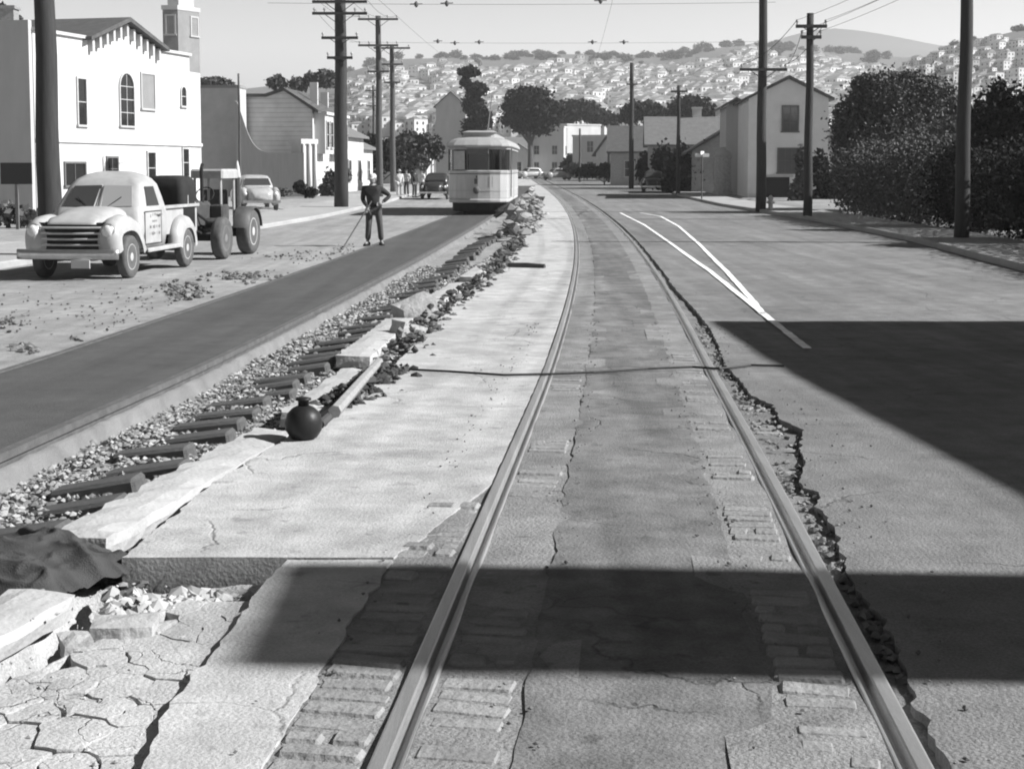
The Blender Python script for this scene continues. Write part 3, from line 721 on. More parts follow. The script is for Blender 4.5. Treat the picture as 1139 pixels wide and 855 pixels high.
# --- flat grey house, clapboard gable house, curved board fence
us = Vector((.075, 1, 0)).normalized()
def sidewall(px0, px1, Y): return Fac(gx(px0, Y), (us.y, -us.x))
f = sidewall(214, 268, 91.2); t = thing('grey_house', 'plain flat roofed grey house just right of the white hall', 'house', gx(240, 91.2))
w = f.uv(267, 150)[0]; zt = f.uv(240, 98)[1]
b = MB(); f.rect(b, 0, w, -.6, zt, -1.6, 0); part(t, b, 'wall', M('grey_board_wall', .42, var=.12, scale=1.5, bump=.1))
b = MB(); f.rect(b, -.05, w+.05, zt, zt+.18, -1.65, .06); part(t, b, 'parapet', m_darkw)
f = sidewall(266, 347, 93); t = thing('clapboard_house', 'grey clapboard gable house with sunlit bay windows facing the street', 'house', gx(347, 93))
w = f.uv(347, 150)[0]; top = [f.uv(*p) for p in ((266, 108), (296, 108), (316, 101), (349, 122))]
b = MB(); f.ext(b, [(0, -.6), (w, -.6), (w, top[3][1]), top[2], top[1], (0, top[0][1])], -9.5, 0); part(t, b, 'wall', m_clap)
b = MB()
for i, (p, q) in enumerate(((top[0], top[1]), (top[1], top[2]), (top[2], (top[3][0]+.35, top[3][1]-.24)))): f.ext(b, [p, q, (q[0], q[1]+.2), (p[0], p[1]+.2)], -9.8, .3+.003*i)
part(t, b, 'roof', m_roof)
fs = Fac(f.pt(w, 0, 0), us); zt = top[3][1]
b = MB(); fs.rect(b, -.02, 9.5, -.6, zt-.25, 0, .05); part(t, b, 'street_front', m_white)
for k, (a0, a1) in enumerate(((.5, 3.2), (5.2, 8.2))):
    b = MB(); fs.ext(b, [(a0, zt*.47), (a1, zt*.47), (a1, zt-.3), (a0, zt-.3)], .05, .75); bay = part(t, b, 'bay', m_white)
    fb = Fac(fs.pt(0, 0, .75), us)
    window(t, fb, (a0+.35, a0+1.05, zt*.55, zt-.75), 1, 2, fm=m_trim); window(t, fb, (a1-1.05, a1-.35, zt*.55, zt-.75), 1, 2, fm=m_trim)
    b = MB(); fs.rect(b, a0-.1, a1+.1, zt-.3, zt-.12, .03, .9); part(t, b, 'bay_cornice', m_white)
window(t, fs, (1., 2., .9, 2.5), 1, 2, fm=m_trim, fw=.12); window(t, fs, (4., 5., -.1, 2.2), 1, 2, fm=m_trim, name='door'); window(t, fs, (6., 7.2, .9, 2.5), 2, 2, fm=m_trim, fw=.12)
b = MB(); c = f.pt(w*.9, 0, -3.); b.box((c.x, c.y, zt+1.1), (.5, .5, 1.6)); part(t, b, 'chimney', m_cream)
b = MB(); c = f.pt(w*1.0, 0, -6.); b.box((c.x-.4, c.y, zt+.7), (.5, .5, 1.4)); part(t, b, 'chimney', m_cream)
t = thing('porch', 'narrow white columned porch at the corner of the clapboard house', 'porch', gx(344, 90))
c = gx(343.5, 90); fp = Fac((c.x-.45, c.y-.1), (.62, .78)); zp = py_(343, 160, 90).z
b = MB(); fp.rect(b, 0, 1.2, -.4, zp, -.9, 0); part(t, b, 'wall', m_white)
b = MB(); fp.rect(b, -.12, 1.32, zp, zp+.3, -1., .14); part(t, b, 'cornice', m_white)
for k in range(3):
    b = MB(); q = fp.pt(.1+k*.5, 0, .12); b.tube([(q.x, q.y, -.4), (q.x, q.y, zp)], [.1, .085], 10); part(t, b, 'column', m_white, smooth=True)
f = sidewall(262, 340, 90); b = MB(); P = []
w = f.uv(338, 190)[0]
for k in range(41):
    x = 262+k*76/40; yy = 170-(58*math.exp(-((x-262)/14)**1.6) if x > 262 else 58); yy = max(yy, 112); P.append(f.uv(x, yy))
f.ext(b, [(0, -.6), (w, -.6)]+[(a, z) for a, z in P[::-1]], -.08, 0); solo(b, 'board_fence', M('faded_fence_boards', .40, var=.12, scale=2., bump=.15, stretch=(5, 5, .4)), 'tall plain board fence with a swooping top between the two grey houses', 'fence', f.pt(w/2, h(90)))
# farther houses on the left side of the street
def house(label, px, Y, wd_, dp, eave_py, ridge_py, wall, roof, rot=None, ridge='depth', name='house', wins=True, frontmat=None, base=-.8):
    """box house; its camera-facing wall has its right corner on column px at distance Y"""
    u_ = rot if rot is not None else us
    c = gx(px, Y); t = thing(name, label, 'house', c); f = Fac(Vector((c.x, c.y, 0))-Vector((u_.y, -u_.x, 0))*wd_, (u_.y, -u_.x)); ze = py_(px, eave_py, Y).z; zr = py_(px, ridge_py, Y).z
    b = MB(); f.rect(b, 0, wd_, base, ze, -dp, 0)
    if ridge == 'depth' and zr > ze: f.ext(b, [(0, ze), (wd_, ze), (wd_/2, zr)], -dp+.01, -.004)
    fs = Fac(f.pt(wd_, 0), u_)
    if ridge == 'width' and zr > ze: fs.ext(b, [(0.01, ze), (dp-.01, ze), (dp/2, zr)], -wd_+.004, -.004)
    part(t, b, 'wall', wall)
    b = MB(); o = .4; k = (zr-ze)
    if zr > ze:
        if ridge == 'depth':
            s = k/(wd_/2); e0 = (-o, ze-o*s+.03); r0 = (wd_/2, zr+.03); e1 = (wd_+o, ze-o*s+.03)
            f.ext(b, [e0, r0, (r0[0], r0[1]+.2), (e0[0], e0[1]+.16)], -dp-o, o); f.ext(b, [r0, e1, (e1[0], e1[1]+.16), (r0[0], r0[1]+.2)], -dp-o+.002, o-.002)
        else:
            s = k/(dp/2); e0 = (-o, ze-o*s+.03); r0 = (dp/2, zr+.03); e1 = (dp+o, ze-o*s+.03)
            fs.ext(b, [e0, r0, (r0[0], r0[1]+.2), (e0[0], e0[1]+.16)], -wd_-o, o); fs.ext(b, [r0, e1, (e1[0], e1[1]+.16), (r0[0], r0[1]+.2)], -wd_-o+.002, o-.002)
    else: f.rect(b, -.1, wd_+.1, ze, ze+.25, -dp-.1, .1)
    part(t, b, 'roof' if zr > ze else 'parapet', roof)
    if wins:
        hgt = ze-h(Y); lv = 2 if hgt > 4.6 else 1
        for k in range(lv):
            z0 = h(Y)+.9+k*2.9; z1 = min(z0+1.5, ze-.25)
            if z1-z0 < .5: continue
            for q in range(max(1, int(wd_/3))): a = wd_*(q+.5)/max(1, int(wd_/3)); window(t, f, (a-.45, a+.45, z0, z1), 2, 2)
            for q in range(max(1, int(dp/3.2))): a = dp*(q+.5)/max(1, int(dp/3.2)); window(t, fs, (a-.5, a+.5, z0, z1), 2, 2)
    return t, f, fs, ze, zr
house('small white house beyond the clapboard house with a steep gable', 383, 106, 6, 8, 150, 128, m_white, m_roofl)
house('white cottage farther up the left side behind the tall crossarm pole', 394, 120, 6, 9, 164, 146, m_white, m_roofl)
house('grey shed roofed house among bushes behind the standing workers', 470, 150, 7, 9, 172, 160, m_cream, m_roofl)
house('tall grey house with blank walls rising left of the narrow cypress', 518, 265, 5.5, 6, 118, 103, m_greyw, m_roof, base=-2)
# --- right side of the street
f = Fac(gx(832, 88), (us.y, -us.x)); t = thing('gabled_house', 'pale two storey gabled house with dark windows behind the two right poles', 'house', gx(876, 88))
w = f.uv(921, 150)[0]; L0, AP, R0 = f.uv(832, 112), f.uv(884, 88), f.uv(921, 107); zE = (L0[1]+R0[1])/2; apx = w/2
b = MB(); f.ext(b, [(0, -.8), (w, -.8), (w, zE), (apx, AP[1]), (0, zE)], -9, 0); part(t, b, 'wall', M('pale_weatherboard', .6, var=.08, scale=1.5, bump=.1))
b = MB(); s = (AP[1]-zE)/(w/2); o = .32
f.ext(b, [(-o, zE-o*s+.02), (apx, AP[1]+.02), (apx, AP[1]+.22), (-o, zE-o*s+.17)], -9.3, .3); f.ext(b, [(apx, AP[1]+.02), (w+o, zE-o*s+.02), (w+o, zE-o*s+.17), (apx, AP[1]+.22)], -9.298, .297); part(t, b, 'roof', m_roof)
window(t, f, f.pr(871, 119, 887, 146), 2, 3, fm=m_trimd, gm=g_mid); window(t, f, f.pr(866, 166, 888, 192), 3, 2, fm=m_trimd, gm=g_mid)
r = f.pr(851, 197, 878, 224); b = MB(); f.rect(b, r[0], r[1], -.7, r[3], -.02, .02); part(t, b, 'doorway', m_void)
b = MB(); f.rect(b, r[0]-.15, r[1]+.15, r[3], r[3]+.13, .0, .6); part(t, b, 'porch_roof', m_trim)
house('grey lean-to beside the pale gabled house, tall and narrow', 829, 96, 1.3, 6, 118, 112, m_cream, m_roofl, wins=False)
t, f, fs, ze, zr = house('long low bungalow with a weathered roof and brick chimneys', 834, 122, 8.5, 7, 160, 131, M('grey_stucco', .3), m_roofl, ridge='width')  # stucco is one even mid grey
for px in (775, 801):
    q = py_(px, 130, 126); b = MB(); b.box((q.x, q.y, q.z-.4), (.75, .6, 2.2)); b.box((q.x, q.y, q.z+.75), (.9, .75, .15)); part(t, b, 'chimney', m_cream)
house('dark roofed bungalow half hidden by shrubs left of the long low bungalow', 764, 142, 7.5, 8, 168, 141, M('grey_stucco', .3), m_roof, ridge='width')
house('small cottage with a dark steep roof and white gable wall', 702, 178, 5, 9, 170, 143, m_white, m_roof, rot=Vector((.55, .83, 0)).normalized(), ridge='depth')
house('grey flat fronted house before the long white block', 676, 205, 5.2, 8, 152, 152, m_greyw, m_cream, rot=Vector((.3, .95, 0)))
t, f, fs, ze, zr = house('long white flat roofed block closing the end of the street', 668, 262, 7.5, 12, 140, 140, m_white, m_white, rot=Vector((-.55, .83, 0)).normalized())
t, f, fs, ze, zr = house('pale bay windowed flat house at the end of the street', 627, 255, 6.5, 9, 142, 142, m_cream, m_white, rot=Vector((.2, .98, 0)).normalized())
house('low white house seen just right of the streetcar', 588, 250, 3.5, 6, 168, 161, m_white, m_roofl)
house('dark gabled bungalow whose long roof slope runs down beside the pale gabled house', 903, 104, 8.6, 8, 168, 128, M('grey_stucco', .3), m_roof)
# stone gate pillar
m_pil = M('pale_rubble_stone', .38, var=.3, scale=7., bump=.6)
c = gp(805, 218); t = thing('stone_pillar', 'stout round topped stone gate pillar before the bungalow', 'pillar', c); k = c.y/F
b = MB(); r0 = 11*k; b.lathe([(r0*1.1, -.2), (r0*1.1, .3), (r0, .34), (r0*.97, 42*k), (r0*1.06, 42.5*k), (r0*1.06, 45*k)], n=14); b.build('shaft', m_pil, t)
b = MB(); b.lathe([(r0*1.0, 45*k), (r0*.9, 49*k), (r0*.6, 52.5*k), (r0*.15, 54*k)], n=14); b.build('cap', m_greyw, t, True)
# shop building beyond the right edge of the frame that throws the big shadow
cot = 1/math.tan(SUN_EL)
def shadow_h(xe, xs, ys): return h(ys)+(xe-xs)*cot**-1/math.cos(SUN_AZ)*1.0
XE = 10.9; zH = shadow_h(XE, 2.45, 12); y1 = 17.25-(XE-2.45)*math.tan(-SUN_AZ)
t = thing('corner_shop', 'tall grey corner shop standing beyond the right sidewalk beside the tracks', 'building', (XE+4, 6, h(6)))
yn = -9.; b = MB(); b.box((XE+4.5, (y1+yn)/2, (zH-.6)/2), (9, y1-yn, zH+.6)); part(t, b, 'wall', m_cream)
b = MB(); b.box((XE+4.5, (y1+yn)/2, zH-.06), (9.0, y1-yn+.0, .12)); 
fsx = Fac((XE, y1), (0, -1))
fsx = Fac((XE, yn), (0, 1)); fsx.n = Vector((-1, 0, 0))
for k in range(5): a = 2.5+k*4.6; window(t, fsx, (a, a+1.6, 1.0, 3.4), 2, 2); 
ys, ye = 5.93-(XE+1.05)*math.tan(-SUN_AZ)*1.0, 4.62-(XE+1.05)*math.tan(-SUN_AZ)
zc = h(5)+(XE+.25+1.02)*math.tan(SUN_EL)/1.0
b = MB(); b.box((XE+.62, (ys+ye)/2, (zH+zc)/2-.3), (.7, ys-ye, zc-zH+.6)); part(t, b, 'chimney', m_brick)

# ================================================================== TREES, SHRUBS
lf_dark = leafmat('dark_leaf', .02, .4); lf_mid = leafmat('mid_leaf', .085, .35); lf_pale = leafmat('pale_leaf', .13, .45); lf_far = leafmat('far_leaf', .05, .4)
m_bark = M('bark', .09, var=.3, scale=6., bump=.6, stretch=(3, 3, .6))
def leaves(mb, lobes, n, size, seed, inner=.35, stretch=1.):
    rg = np.random.default_rng(seed); V = np.array([l[1][0]*l[1][1]*l[1][2] for l in lobes])**(2/3); V /= V.sum()
    ks = rg.choice(len(lobes), n, p=V); cen = np.array([l[0] for l in lobes])[ks]; rad = np.array([l[1] for l in lobes])[ks]
    d = rg.normal(size=(n, 3)); d /= np.linalg.norm(d, axis=1)[:, None]
    rr = inner+(1-inner)*rg.random(n)**.55
    # clumping: push points towards cluster centres
    cl = rg.normal(size=(max(8, n//45), 3)); cl /= np.linalg.norm(cl, axis=1)[:, None]
    ci = rg.integers(0, len(cl), n); w = rg.random(n)[:, None]*.75; d2 = d*(1-w)+cl[ci]*w; d2 /= np.linalg.norm(d2, axis=1)[:, None]
    bump_ = 1+.36*rg.normal(size=len(cl))[ci]*w[:, 0]
    p = cen+d2*rad*(rr*bump_)[:, None]
    a = rg.normal(size=(n, 3)); a /= np.linalg.norm(a, axis=1)[:, None]; b_ = np.cross(a, rg.normal(size=(n, 3))); b_ /= np.linalg.norm(b_, axis=1)[:, None]
    s = size*rg.uniform(.6, 1.4, n)[:, None]; a *= s; b_ *= s*.62
    q = np.stack([p-a, p-b_, p+a*stretch, p+b_], 1).reshape(-1, 3)
    o = len(mb.v); mb.v.extend(map(tuple, q.tolist())); mb.f.extend([(o+4*i, o+4*i+1, o+4*i+2, o+4*i+3) for i in range(n)]); mb.m.extend([0]*n)
def plant(label, Y, lob, n, leaf_px, mat, name='tree', cat='tree', trunk=True, group=None, seed=1, deep=1., inner=.35, base_px=None, tr=None):
    """lob: crown lobes given as photo ellipses at distance Y (+ optional depth offset), turned into real ellipsoids"""
    lobes = []
    for l in lob:
        px, py, rx, ry = l[:4]; dy = l[4] if len(l) > 4 else 0.; c = py_(px, py, Y+dy); k = (Y+dy)/F
        lobes.append(((c.x, c.y, c.z), (rx*k, rx*k*deep, ry*k)))
    zmin = min(l[0][2]-l[1][2] for l in lobes); mx = sum(l[0][0]*l[1][0] for l in lobes)/sum(l[1][0] for l in lobes)
    if base_px is not None: mx = gx(base_px, Y).x
    t = thing(name, label, cat, (mx, Y, h(Y)), 0, group)
    b = MB(); leaves(b, lobes, n, leaf_px*Y/F, seed, inner); part(t, b, 'crown' if trunk else 'foliage', mat)
    rr = random.Random(seed); b = MB(); z0 = h(Y)-.1; r = tr or max(.08, .035*(lobes[0][0][2]-z0))
    mid = Vector((mx, Y, z0+max(.4, (zmin-z0)*.8 if zmin > z0 else .5)))
    b.tube([(mx, Y, z0), (mx+.02, Y, (z0+mid.z)/2), mid], [r*1.3, r, r*.85], 8)
    for l in lobes[:7]:
        c = Vector(l[0]); m2 = mid.lerp(c, .5)+Vector((rr.uniform(-.2, .2), rr.uniform(-.2, .2), .1)); b.tube([mid-Vector((0, 0, .1)), m2, c], [r*.7, r*.4, r*.15], 6)
    part(t, b, 'trunk' if trunk else 'stem', m_bark); return t
plant('large round grey tree behind the clipped hedge right of the pale house', 62, [(985,112,38,32),(1030,120,34,36),(950,140,26,34),(1000,150,55,42),(938,178,14,40),(1050,150,26,46),(960,95,14,12),(1010,92,16,12)], 52000, 1.9, lf_mid, seed=1)
plant('dark spiky evergreen at the right edge beside the thick pole', 44, [(1112,112,13,22),(1098,150,26,40),(1139,150,36,48),(1180,150,50,60),(1120,205,60,60),(1085,190,18,40)], 30000, 3., lf_dark, seed=2)
plant('tall dark tree beyond the right edge of the frame by the hedge', 35, [(1230,170,55,60),(1290,150,60,80),(1200,220,60,50)], 9000, 7, lf_dark, seed=3)
# hedge along the right sidewalk
def hedge(label, y0, y1, off, wd_, hgt, n, size, mat, seed):
    L_ = []; y = y0; rr = random.Random(seed)
    while y < y1:
        x = KR(y)+off+rr.uniform(-.1, .1); zc = h(y)+hgt*.5; L_.append(((x, y, zc), (wd_, 1.1, hgt*.5*rr.uniform(.9, 1.12)))); y += .8
    t = thing('hedge', label, 'hedge', (KR((y0+y1)/2)+off, (y0+y1)/2, h((y0+y1)/2)))
    b = MB(); leaves(b, L_, n, size, seed, .5); part(t, b, 'foliage', mat)
    b = MB()
    for l in L_[::2]: c = Vector(l[0]); b.tube([(c.x, c.y, h(c.y)-.1), (c.x+rr.uniform(-.2, .2), c.y, c.z)], [.06, .03], 5)
    part(t, b, 'stem', m_bark)
hedge('long dark hedge along the right sidewalk behind the thick pole', 24, 46, 3.3, 1.1, 2.6, 46000, .055, lf_dark, 5)
hedge('rounded hedge with a sunlit top right of the thin crossarm pole', 46.5, 58, 3.0, 1.2, 2.9, 32000, .06, lf_mid, 6)
plant('shaggy shrub trunk standing before the pale gabled house', 80, [(893,178,8,14),(893,205,9,20),(886,215,8,12)], 2200, 3, lf_mid, 'shrub', 'shrub', False, seed=7)
plant('dark shrub by the doorway of the pale gabled house', 84, [(912,190,10,22),(925,215,14,22),(903,222,10,14)], 2600, 3, lf_dark, 'shrub', 'shrub', False, seed=8)
plant('low hedge bush between the stone pillar and the tall dark pole', 100, [(828,212,14,13),(842,214,10,11)], 1800, 2.6, lf_dark, 'shrub', 'shrub', False, seed=9)
plant('dark shrub mass behind the stone gate pillar', 112, [(822,185,16,26),(790,200,16,22),(770,198,14,22)], 3800, 2.6, lf_dark, 'shrub', 'shrub', False, seed=10)
plant('dark bushes under the bungalow roof by the street sign', 118, [(758,185,14,22),(738,182,14,20),(745,200,18,16)], 3600, 2.6, lf_dark, 'shrub', 'shrub', False, seed=11)
plant('dark conical shrub beside the white cottage gable', 165, [(708,172,10,22),(714,185,9,18),(705,150,5,8)], 2200, 2.4, lf_dark, 'shrub', 'shrub', False, seed=12)
plant('low dark hedge along the foot of the grey flat fronted house', 190, [(640,188,14,6),(665,189,16,6),(690,188,12,8)], 1700, 2.2, lf_dark, 'shrub', 'shrub', False, seed=13)
plant('small dark shrub at the corner of the pale bay windowed house', 215, [(635,182,7,10),(629,186,6,7)], 700, 2.2, lf_dark, 'shrub', 'shrub', False, seed=14)
plant('black shrub thicket along the sidewalk behind the street sign', 106, [(770,195,22,24),(792,188,18,26),(752,205,16,14),(815,200,14,26),(830,205,12,18)], 5200, 2.8, lf_dark, 'shrub', 'shrub', False, seed=41)
plant('dark bushy shrub hiding the front of the dark roofed bungalow', 128, [(735,180,14,18),(718,188,10,18),(750,186,14,20)], 2600, 2.6, lf_dark, 'shrub', 'shrub', False, seed=42)
plant('dark garden hedge before the small cottage with the white gable', 150, [(655,191,14,7),(675,190,14,8),(692,192,10,9)], 1500, 2.4, lf_dark, 'shrub', 'shrub', False, seed=43)
plant('tall narrow dark cypress with a flat tufted top behind the streetcar', 215, [(521,80,11,6),(530,100,12,8),(527,118,12,12),(534,134,13,16),(524,145,10,14),(518,92,6,6)], 5200, 2.3, lf_dark, 'cypress_tree', base_px=527, seed=15)
plant('broad dark pine with a domed crown right of the cypress', 230, [(588,107,25,11),(575,120,18,9),(606,125,24,14),(580,136,12,12),(600,140,18,10),(566,132,10,8)], 6000, 2.3, lf_dark, 'pine_tree', base_px=590, seed=16)
plant('dark low pine spreading above the long white block', 290, [(642,122,26,11),(665,130,18,9),(625,132,18,9),(680,134,12,8)], 4200, 2.2, lf_dark, 'pine_tree', base_px=640, seed=17)
plant('dark wide pine above the bungalow roofs left of the thin pole', 235, [(715,123,24,10),(735,130,22,9),(700,130,12,8)], 4200, 2.2, lf_dark, 'pine_tree', base_px=718, seed=18)
plant('dark domed pine above the bungalow chimneys', 228, [(768,118,24,11),(785,126,20,9),(755,128,14,9),(800,130,12,6)], 4200, 2.2, lf_dark, 'pine_tree', base_px=770, seed=19)
plant('branching street tree above the standing workers', 112, [(455,158,16,12),(475,160,15,13),(462,175,20,12),(486,168,9,10)], 1800, 2.6, lf_mid, base_px=470, seed=20, tr=.16)
plant('dark bushy mass behind the two slender crossarm poles', 135, [(412,168,18,20),(432,172,16,18),(400,185,12,14),(450,182,14,14)], 4200, 2.6, lf_dark, 'shrub', 'shrub', False, seed=21)
plant('low shrub at the foot of the tall crossarm pole', 92, [(368,204,8,14),(381,196,8,12),(360,212,6,7)], 1500, 2.4, lf_mid, 'shrub', 'shrub', False, seed=22)
plant('small shrub under the dark board fence', 86, [(333,208,7,7),(345,214,8,5)], 700, 2.4, lf_dark, 'shrub', 'shrub', False, seed=23)
plant('low weeds below the dark board fence', 84, [(310,214,16,3.5),(290,213,8,3)], 700, 2.2, lf_mid, 'weeds', 'weeds', False, seed=24)
plant('tall weeds growing below the black sign at the left edge', 44, [(12,238,16,12),(30,242,14,10),(-12,238,18,14)], 900, 4., lf_pale, 'weeds', 'weeds', False, seed=25)
plant('tree top showing over the side wall of the white hall', 95, [(-6,12,14,9),(16,20,8,5),(-30,16,22,14)], 1800, 2.6, lf_mid, base_px=-8, seed=26)
plant('tree crowns behind the roof of the grey house', 175, [(238,92,16,6),(252,95,10,5)], 1600, 2.2, lf_mid, base_px=240, seed=27)
plant('group of tree crowns rising over the clapboard house ridge', 180, [(308,92,11,8),(332,94,10,8),(345,88,7,8),(362,88,12,10)], 2600, 2.2, lf_mid, base_px=335, seed=29)

# ================================================================== POLES AND WIRES
m_pole = M('creosoted_pole', .04, var=.3, scale=5., bump=.5, stretch=(4, 4, .35), rough=.75)
m_polel = M('grey_pole', .085, var=.25, scale=5., bump=.4, stretch=(4, 4, .35))
m_ins = M('insulator', .35, rough=.3, bump=0)
ARM = {}
def pole(label, px, pyb, pytop, r_px, arms=(), mat=None, Y=None, lean=0., name='utility_pole', armw=.11, steps=False):
    c = gp(px, pyb) if Y is None else gx(px, Y); Y = c.y; k = Y/F; ztop = py_(px, pytop, Y).z; t = thing(name, label, 'pole', c); r = r_px*k
    mat = mat or m_pole; b = MB(); hh = ztop-c.z; n = 9
    b.tube([(lean*hh*i/n+.015*math.sin(i*1.3), 0, -.2+(hh+.2)*i/n) for i in range(n+1)], [r*(1.12-.3*i/n) for i in range(n+1)], 14); b.build('shaft', mat, t, True)
    pts = []
    for (ay, half, ni) in arms:
        z = py_(px, ay, Y).z-c.z; w = half*k; x0 = lean*z
        b = MB(); b.box((x0, -r-.02, z), (2*w, armw, armw*1.1)); 
        for s in (-1, 1): b.tube([(x0+s*w*.55, -r-.02, z-.03), (x0, -r*.9, z-w*.42)], .018, 5)
        ao = b.build('crossarm', mat, t)
        for i in range(ni):
            a = -w*.93+2*w*.93*i/max(1, ni-1)
            if ni > 2 and abs(a) < r*1.2: continue
            ib = MB(); ib.lathe([(.02, 0), (.02, .08), (.05, .09), (.055, .14), (.035, .19), (.01, .2)], (x0+a, -r-.02, z+armw*.5), 8); ib.build('insulator', m_ins, ao, True)
            pts.append(c+Vector((x0+a, -r-.02, z+armw*.5+.17)))
    if steps:
        b = MB()
        for i in range(8): z = hh*.3+i*.42; b.tube([(-r*1.2, 0, z), (-r*1.2-.16, 0, z+.01)], .012, 5)
        b.build('step_bolts', m_trimd, t)
    ARM[label] = pts; return t
pole('massive dark pole behind the pickup truck at the left edge', 54, 236, -60, 12.5, (), Y=29.5, mat=m_pole)
pole('tall dark pole with four crossarms on the left sidewalk', 379, 222, -14, 7.2, ((3,30,4),(16,30,6),(43,20,4),(65,14,4)), Y=66, lean=.006, steps=True)
pole('slender pole with two wide crossarms left of the streetcar', 422, 214, 18, 3.6, ((22,22,5),(51,22,5),(80,12,2)), Y=88, mat=m_polel)
pole('slender shorter pole with stubby crossarms nearest the streetcar', 437, 208, 50, 3.0, ((54,20,4),(72,12,2),(92,9,2)), Y=104, mat=m_polel)
pole('thin distant pole left of the slender crossarm poles', 416, 196, 95, 1.6, ((101,9,2),(118,8,2)), Y=150, mat=m_polel)
pole('thin white-lit mast standing between the two grey houses', 267, 212, 82, 1.3, (), Y=80, mat=m_polel, name='mast')
pole('dark pole with a single high crossarm before the pale house', 846, 236, -30, 5.2, ((78,26,3),), lean=0.)
pole('thin pole with a short crossarm and insulators left of the hedge', 898, 244, 15, 4.6, ((30,17,4),(42,11,2)), steps=False)
pole('thick dark pole on the right sidewalk before the hedge', 1069, 270, -60, 7.6, (), lean=.0)
pole('dark pole right of the white cottage, carrying a lamp box', 702, 210, 70, 2.6, ((94,6,2),))
pole('thin pole standing by the street sign', 754, 217, 95, 2.2, ((102,9,2),))
pole('thin far pole before the grey flat fronted house', 645, 192, 143, 1.3, (), Y=170, mat=m_polel)
pole('thin far pole before the dark cottage roof', 677, 193, 138, 1.3, (), Y=165, mat=m_polel)
def wire(label, pts, r=.012, sag=.0, cat='wire', n=24, name='overhead_wire', group=None):
    b = MB(); q = []
    for i in range(len(pts)-1):
        a, c = Vector(pts[i]), Vector(pts[i+1])
        for k in range(n+(i == len(pts)-2)): s = k/n; q.append(a.lerp(c, s)-Vector((0, 0, sag*4*s*(1-s))))
    b.tube(q, r, 5); return solo(b, name, m_void, label, cat, q[0], group)
pF = ARM['thin pole with a short crossarm and insulators left of the hedge']; pE = ARM['dark pole with a single high crossarm before the pale house']
for i, p in enumerate(pF[:4]): wire('telegraph wire running from the thin right pole towards the camera', [p, Vector((11.2+i*.45, 4, 9.2+.12*i))], .007, .9, group='telegraph wires on the thin right pole')
for i, p in enumerate(pF[:3]): wire('wire strung from the thin right pole to the dark pole beyond it', [p, pE[i] if i < len(pE) else pE[-1]], .012, .3, group='wires between the right poles')
pB = ARM['tall dark pole with four crossarms on the left sidewalk']; pC = ARM['slender pole with two wide crossarms left of the streetcar']; pD = ARM['slender shorter pole with stubby crossarms nearest the streetcar']
for i in range(5): wire('wire strung between the first two crossarm poles on the left', [pB[i], pC[i]], .009, .4, group='wires between the left crossarm poles')
for i in range(4): wire('wire strung between the two slender crossarm poles', [pC[5+i], pD[i]], .009, .3, group='wires between the slender poles')
# trolley wires above both tracks and the span wires that carry them
def sp_z(Y, py): return py_(569, py, Y).z
wire('trolley contact wire above the near track', [(XL(y)+.72, y, 5.4+h(y)) for y in (-10, 10, 31, 50, 70, 100, 140)], .003, .04, n=8)
wire('trolley contact wire above the black paved track', [((XT(y)+XS(y))/2, y, 5.4+h(y)) for y in (-10, 10, 31, 50, 66, 100, 140)], .003, .04, n=8)
def span(label, Y, pyl, xl, xr, ears):
    z = sp_z(Y, pyl); wire(label, [(gx(xl, Y).x, Y, z), (gx(xr, Y).x, Y, z+.02)], .005, .06)
    for px, py in ears:
        q = py_(px, py, Y); b = MB(); b.lathe([(.02, -.1), (.06, -.05), (.065, .03), (.03, .08), (.012, .1)], q, 8); b.tube([q+Vector((-.2, 0, 0)), q+Vector((.2, 0, .01))], .02, 5)
        solo(b, 'trolley_hanger', m_trimd, 'small dark hanger clamped on a span wire over the tracks', 'hanger', q, 'hangers on the span wires', True)
span('nearer span wire crossing high above both tracks', 46, 3.5, 300, 860, [(463,5),(497,4),(668,1)])
span('farther span wire crossing above both tracks before the streetcar', 64, 47, 390, 845, [(487,46),(506,48),(533,47),(659,47),(694,47)])
# street sign, black sign, hydrant
c = gp(780.5, 224); k = c.y/F; t = thing('street_sign', 'slender post with two crossed pale street name blades by the pillar', 'street sign', c)
b = MB(); b.tube([(0,0,-.1),(0,0,52*k)], .04, 8); b.build('post', m_polel, t)
for rz, z in ((.1, 51*k), (1.2, 53.5*k)): b = MB(); b.box((0,0,z), (16*k, .03, .2), rz); b.build('blade', m_white, t)
c = gx(18, 43); k = 43/F; t = thing('black_sign', 'plain black rectangular sign on a short post at the left edge', 'sign', c); z1 = py_(18, 181, 43).z-c.z; z0 = py_(18, 205, 43).z-c.z
b = MB(); b.box((0,0,z0/2-.1), (.09,.09,z0+.2)); b.build('post', m_trimd, t); b = MB(); b.bbox((0,0,(z0+z1)/2), (34*k,.05,z1-z0), .02, .1); b.build('panel', m_void, t)
c = gp(857, 236); k = c.y/F; t = thing('fire_hydrant', 'small white fire hydrant right of the dark single crossarm pole', 'hydrant', c)
b = MB(); b.lathe([(.15,0),(.15,.05),(.10,.08),(.10,.55),(.13,.57),(.13,.61),(.10,.66),(.05,.72),(.02,.74)], n=14); b.build('barrel', m_white, t, True)
b = MB(); b.tube([(-.17,0,.42),(.17,0,.42)], .05, 10); b.tube([(0,-.17,.42),(0,0,.42)], .06, 10); b.build('nozzle', m_white, t, True)

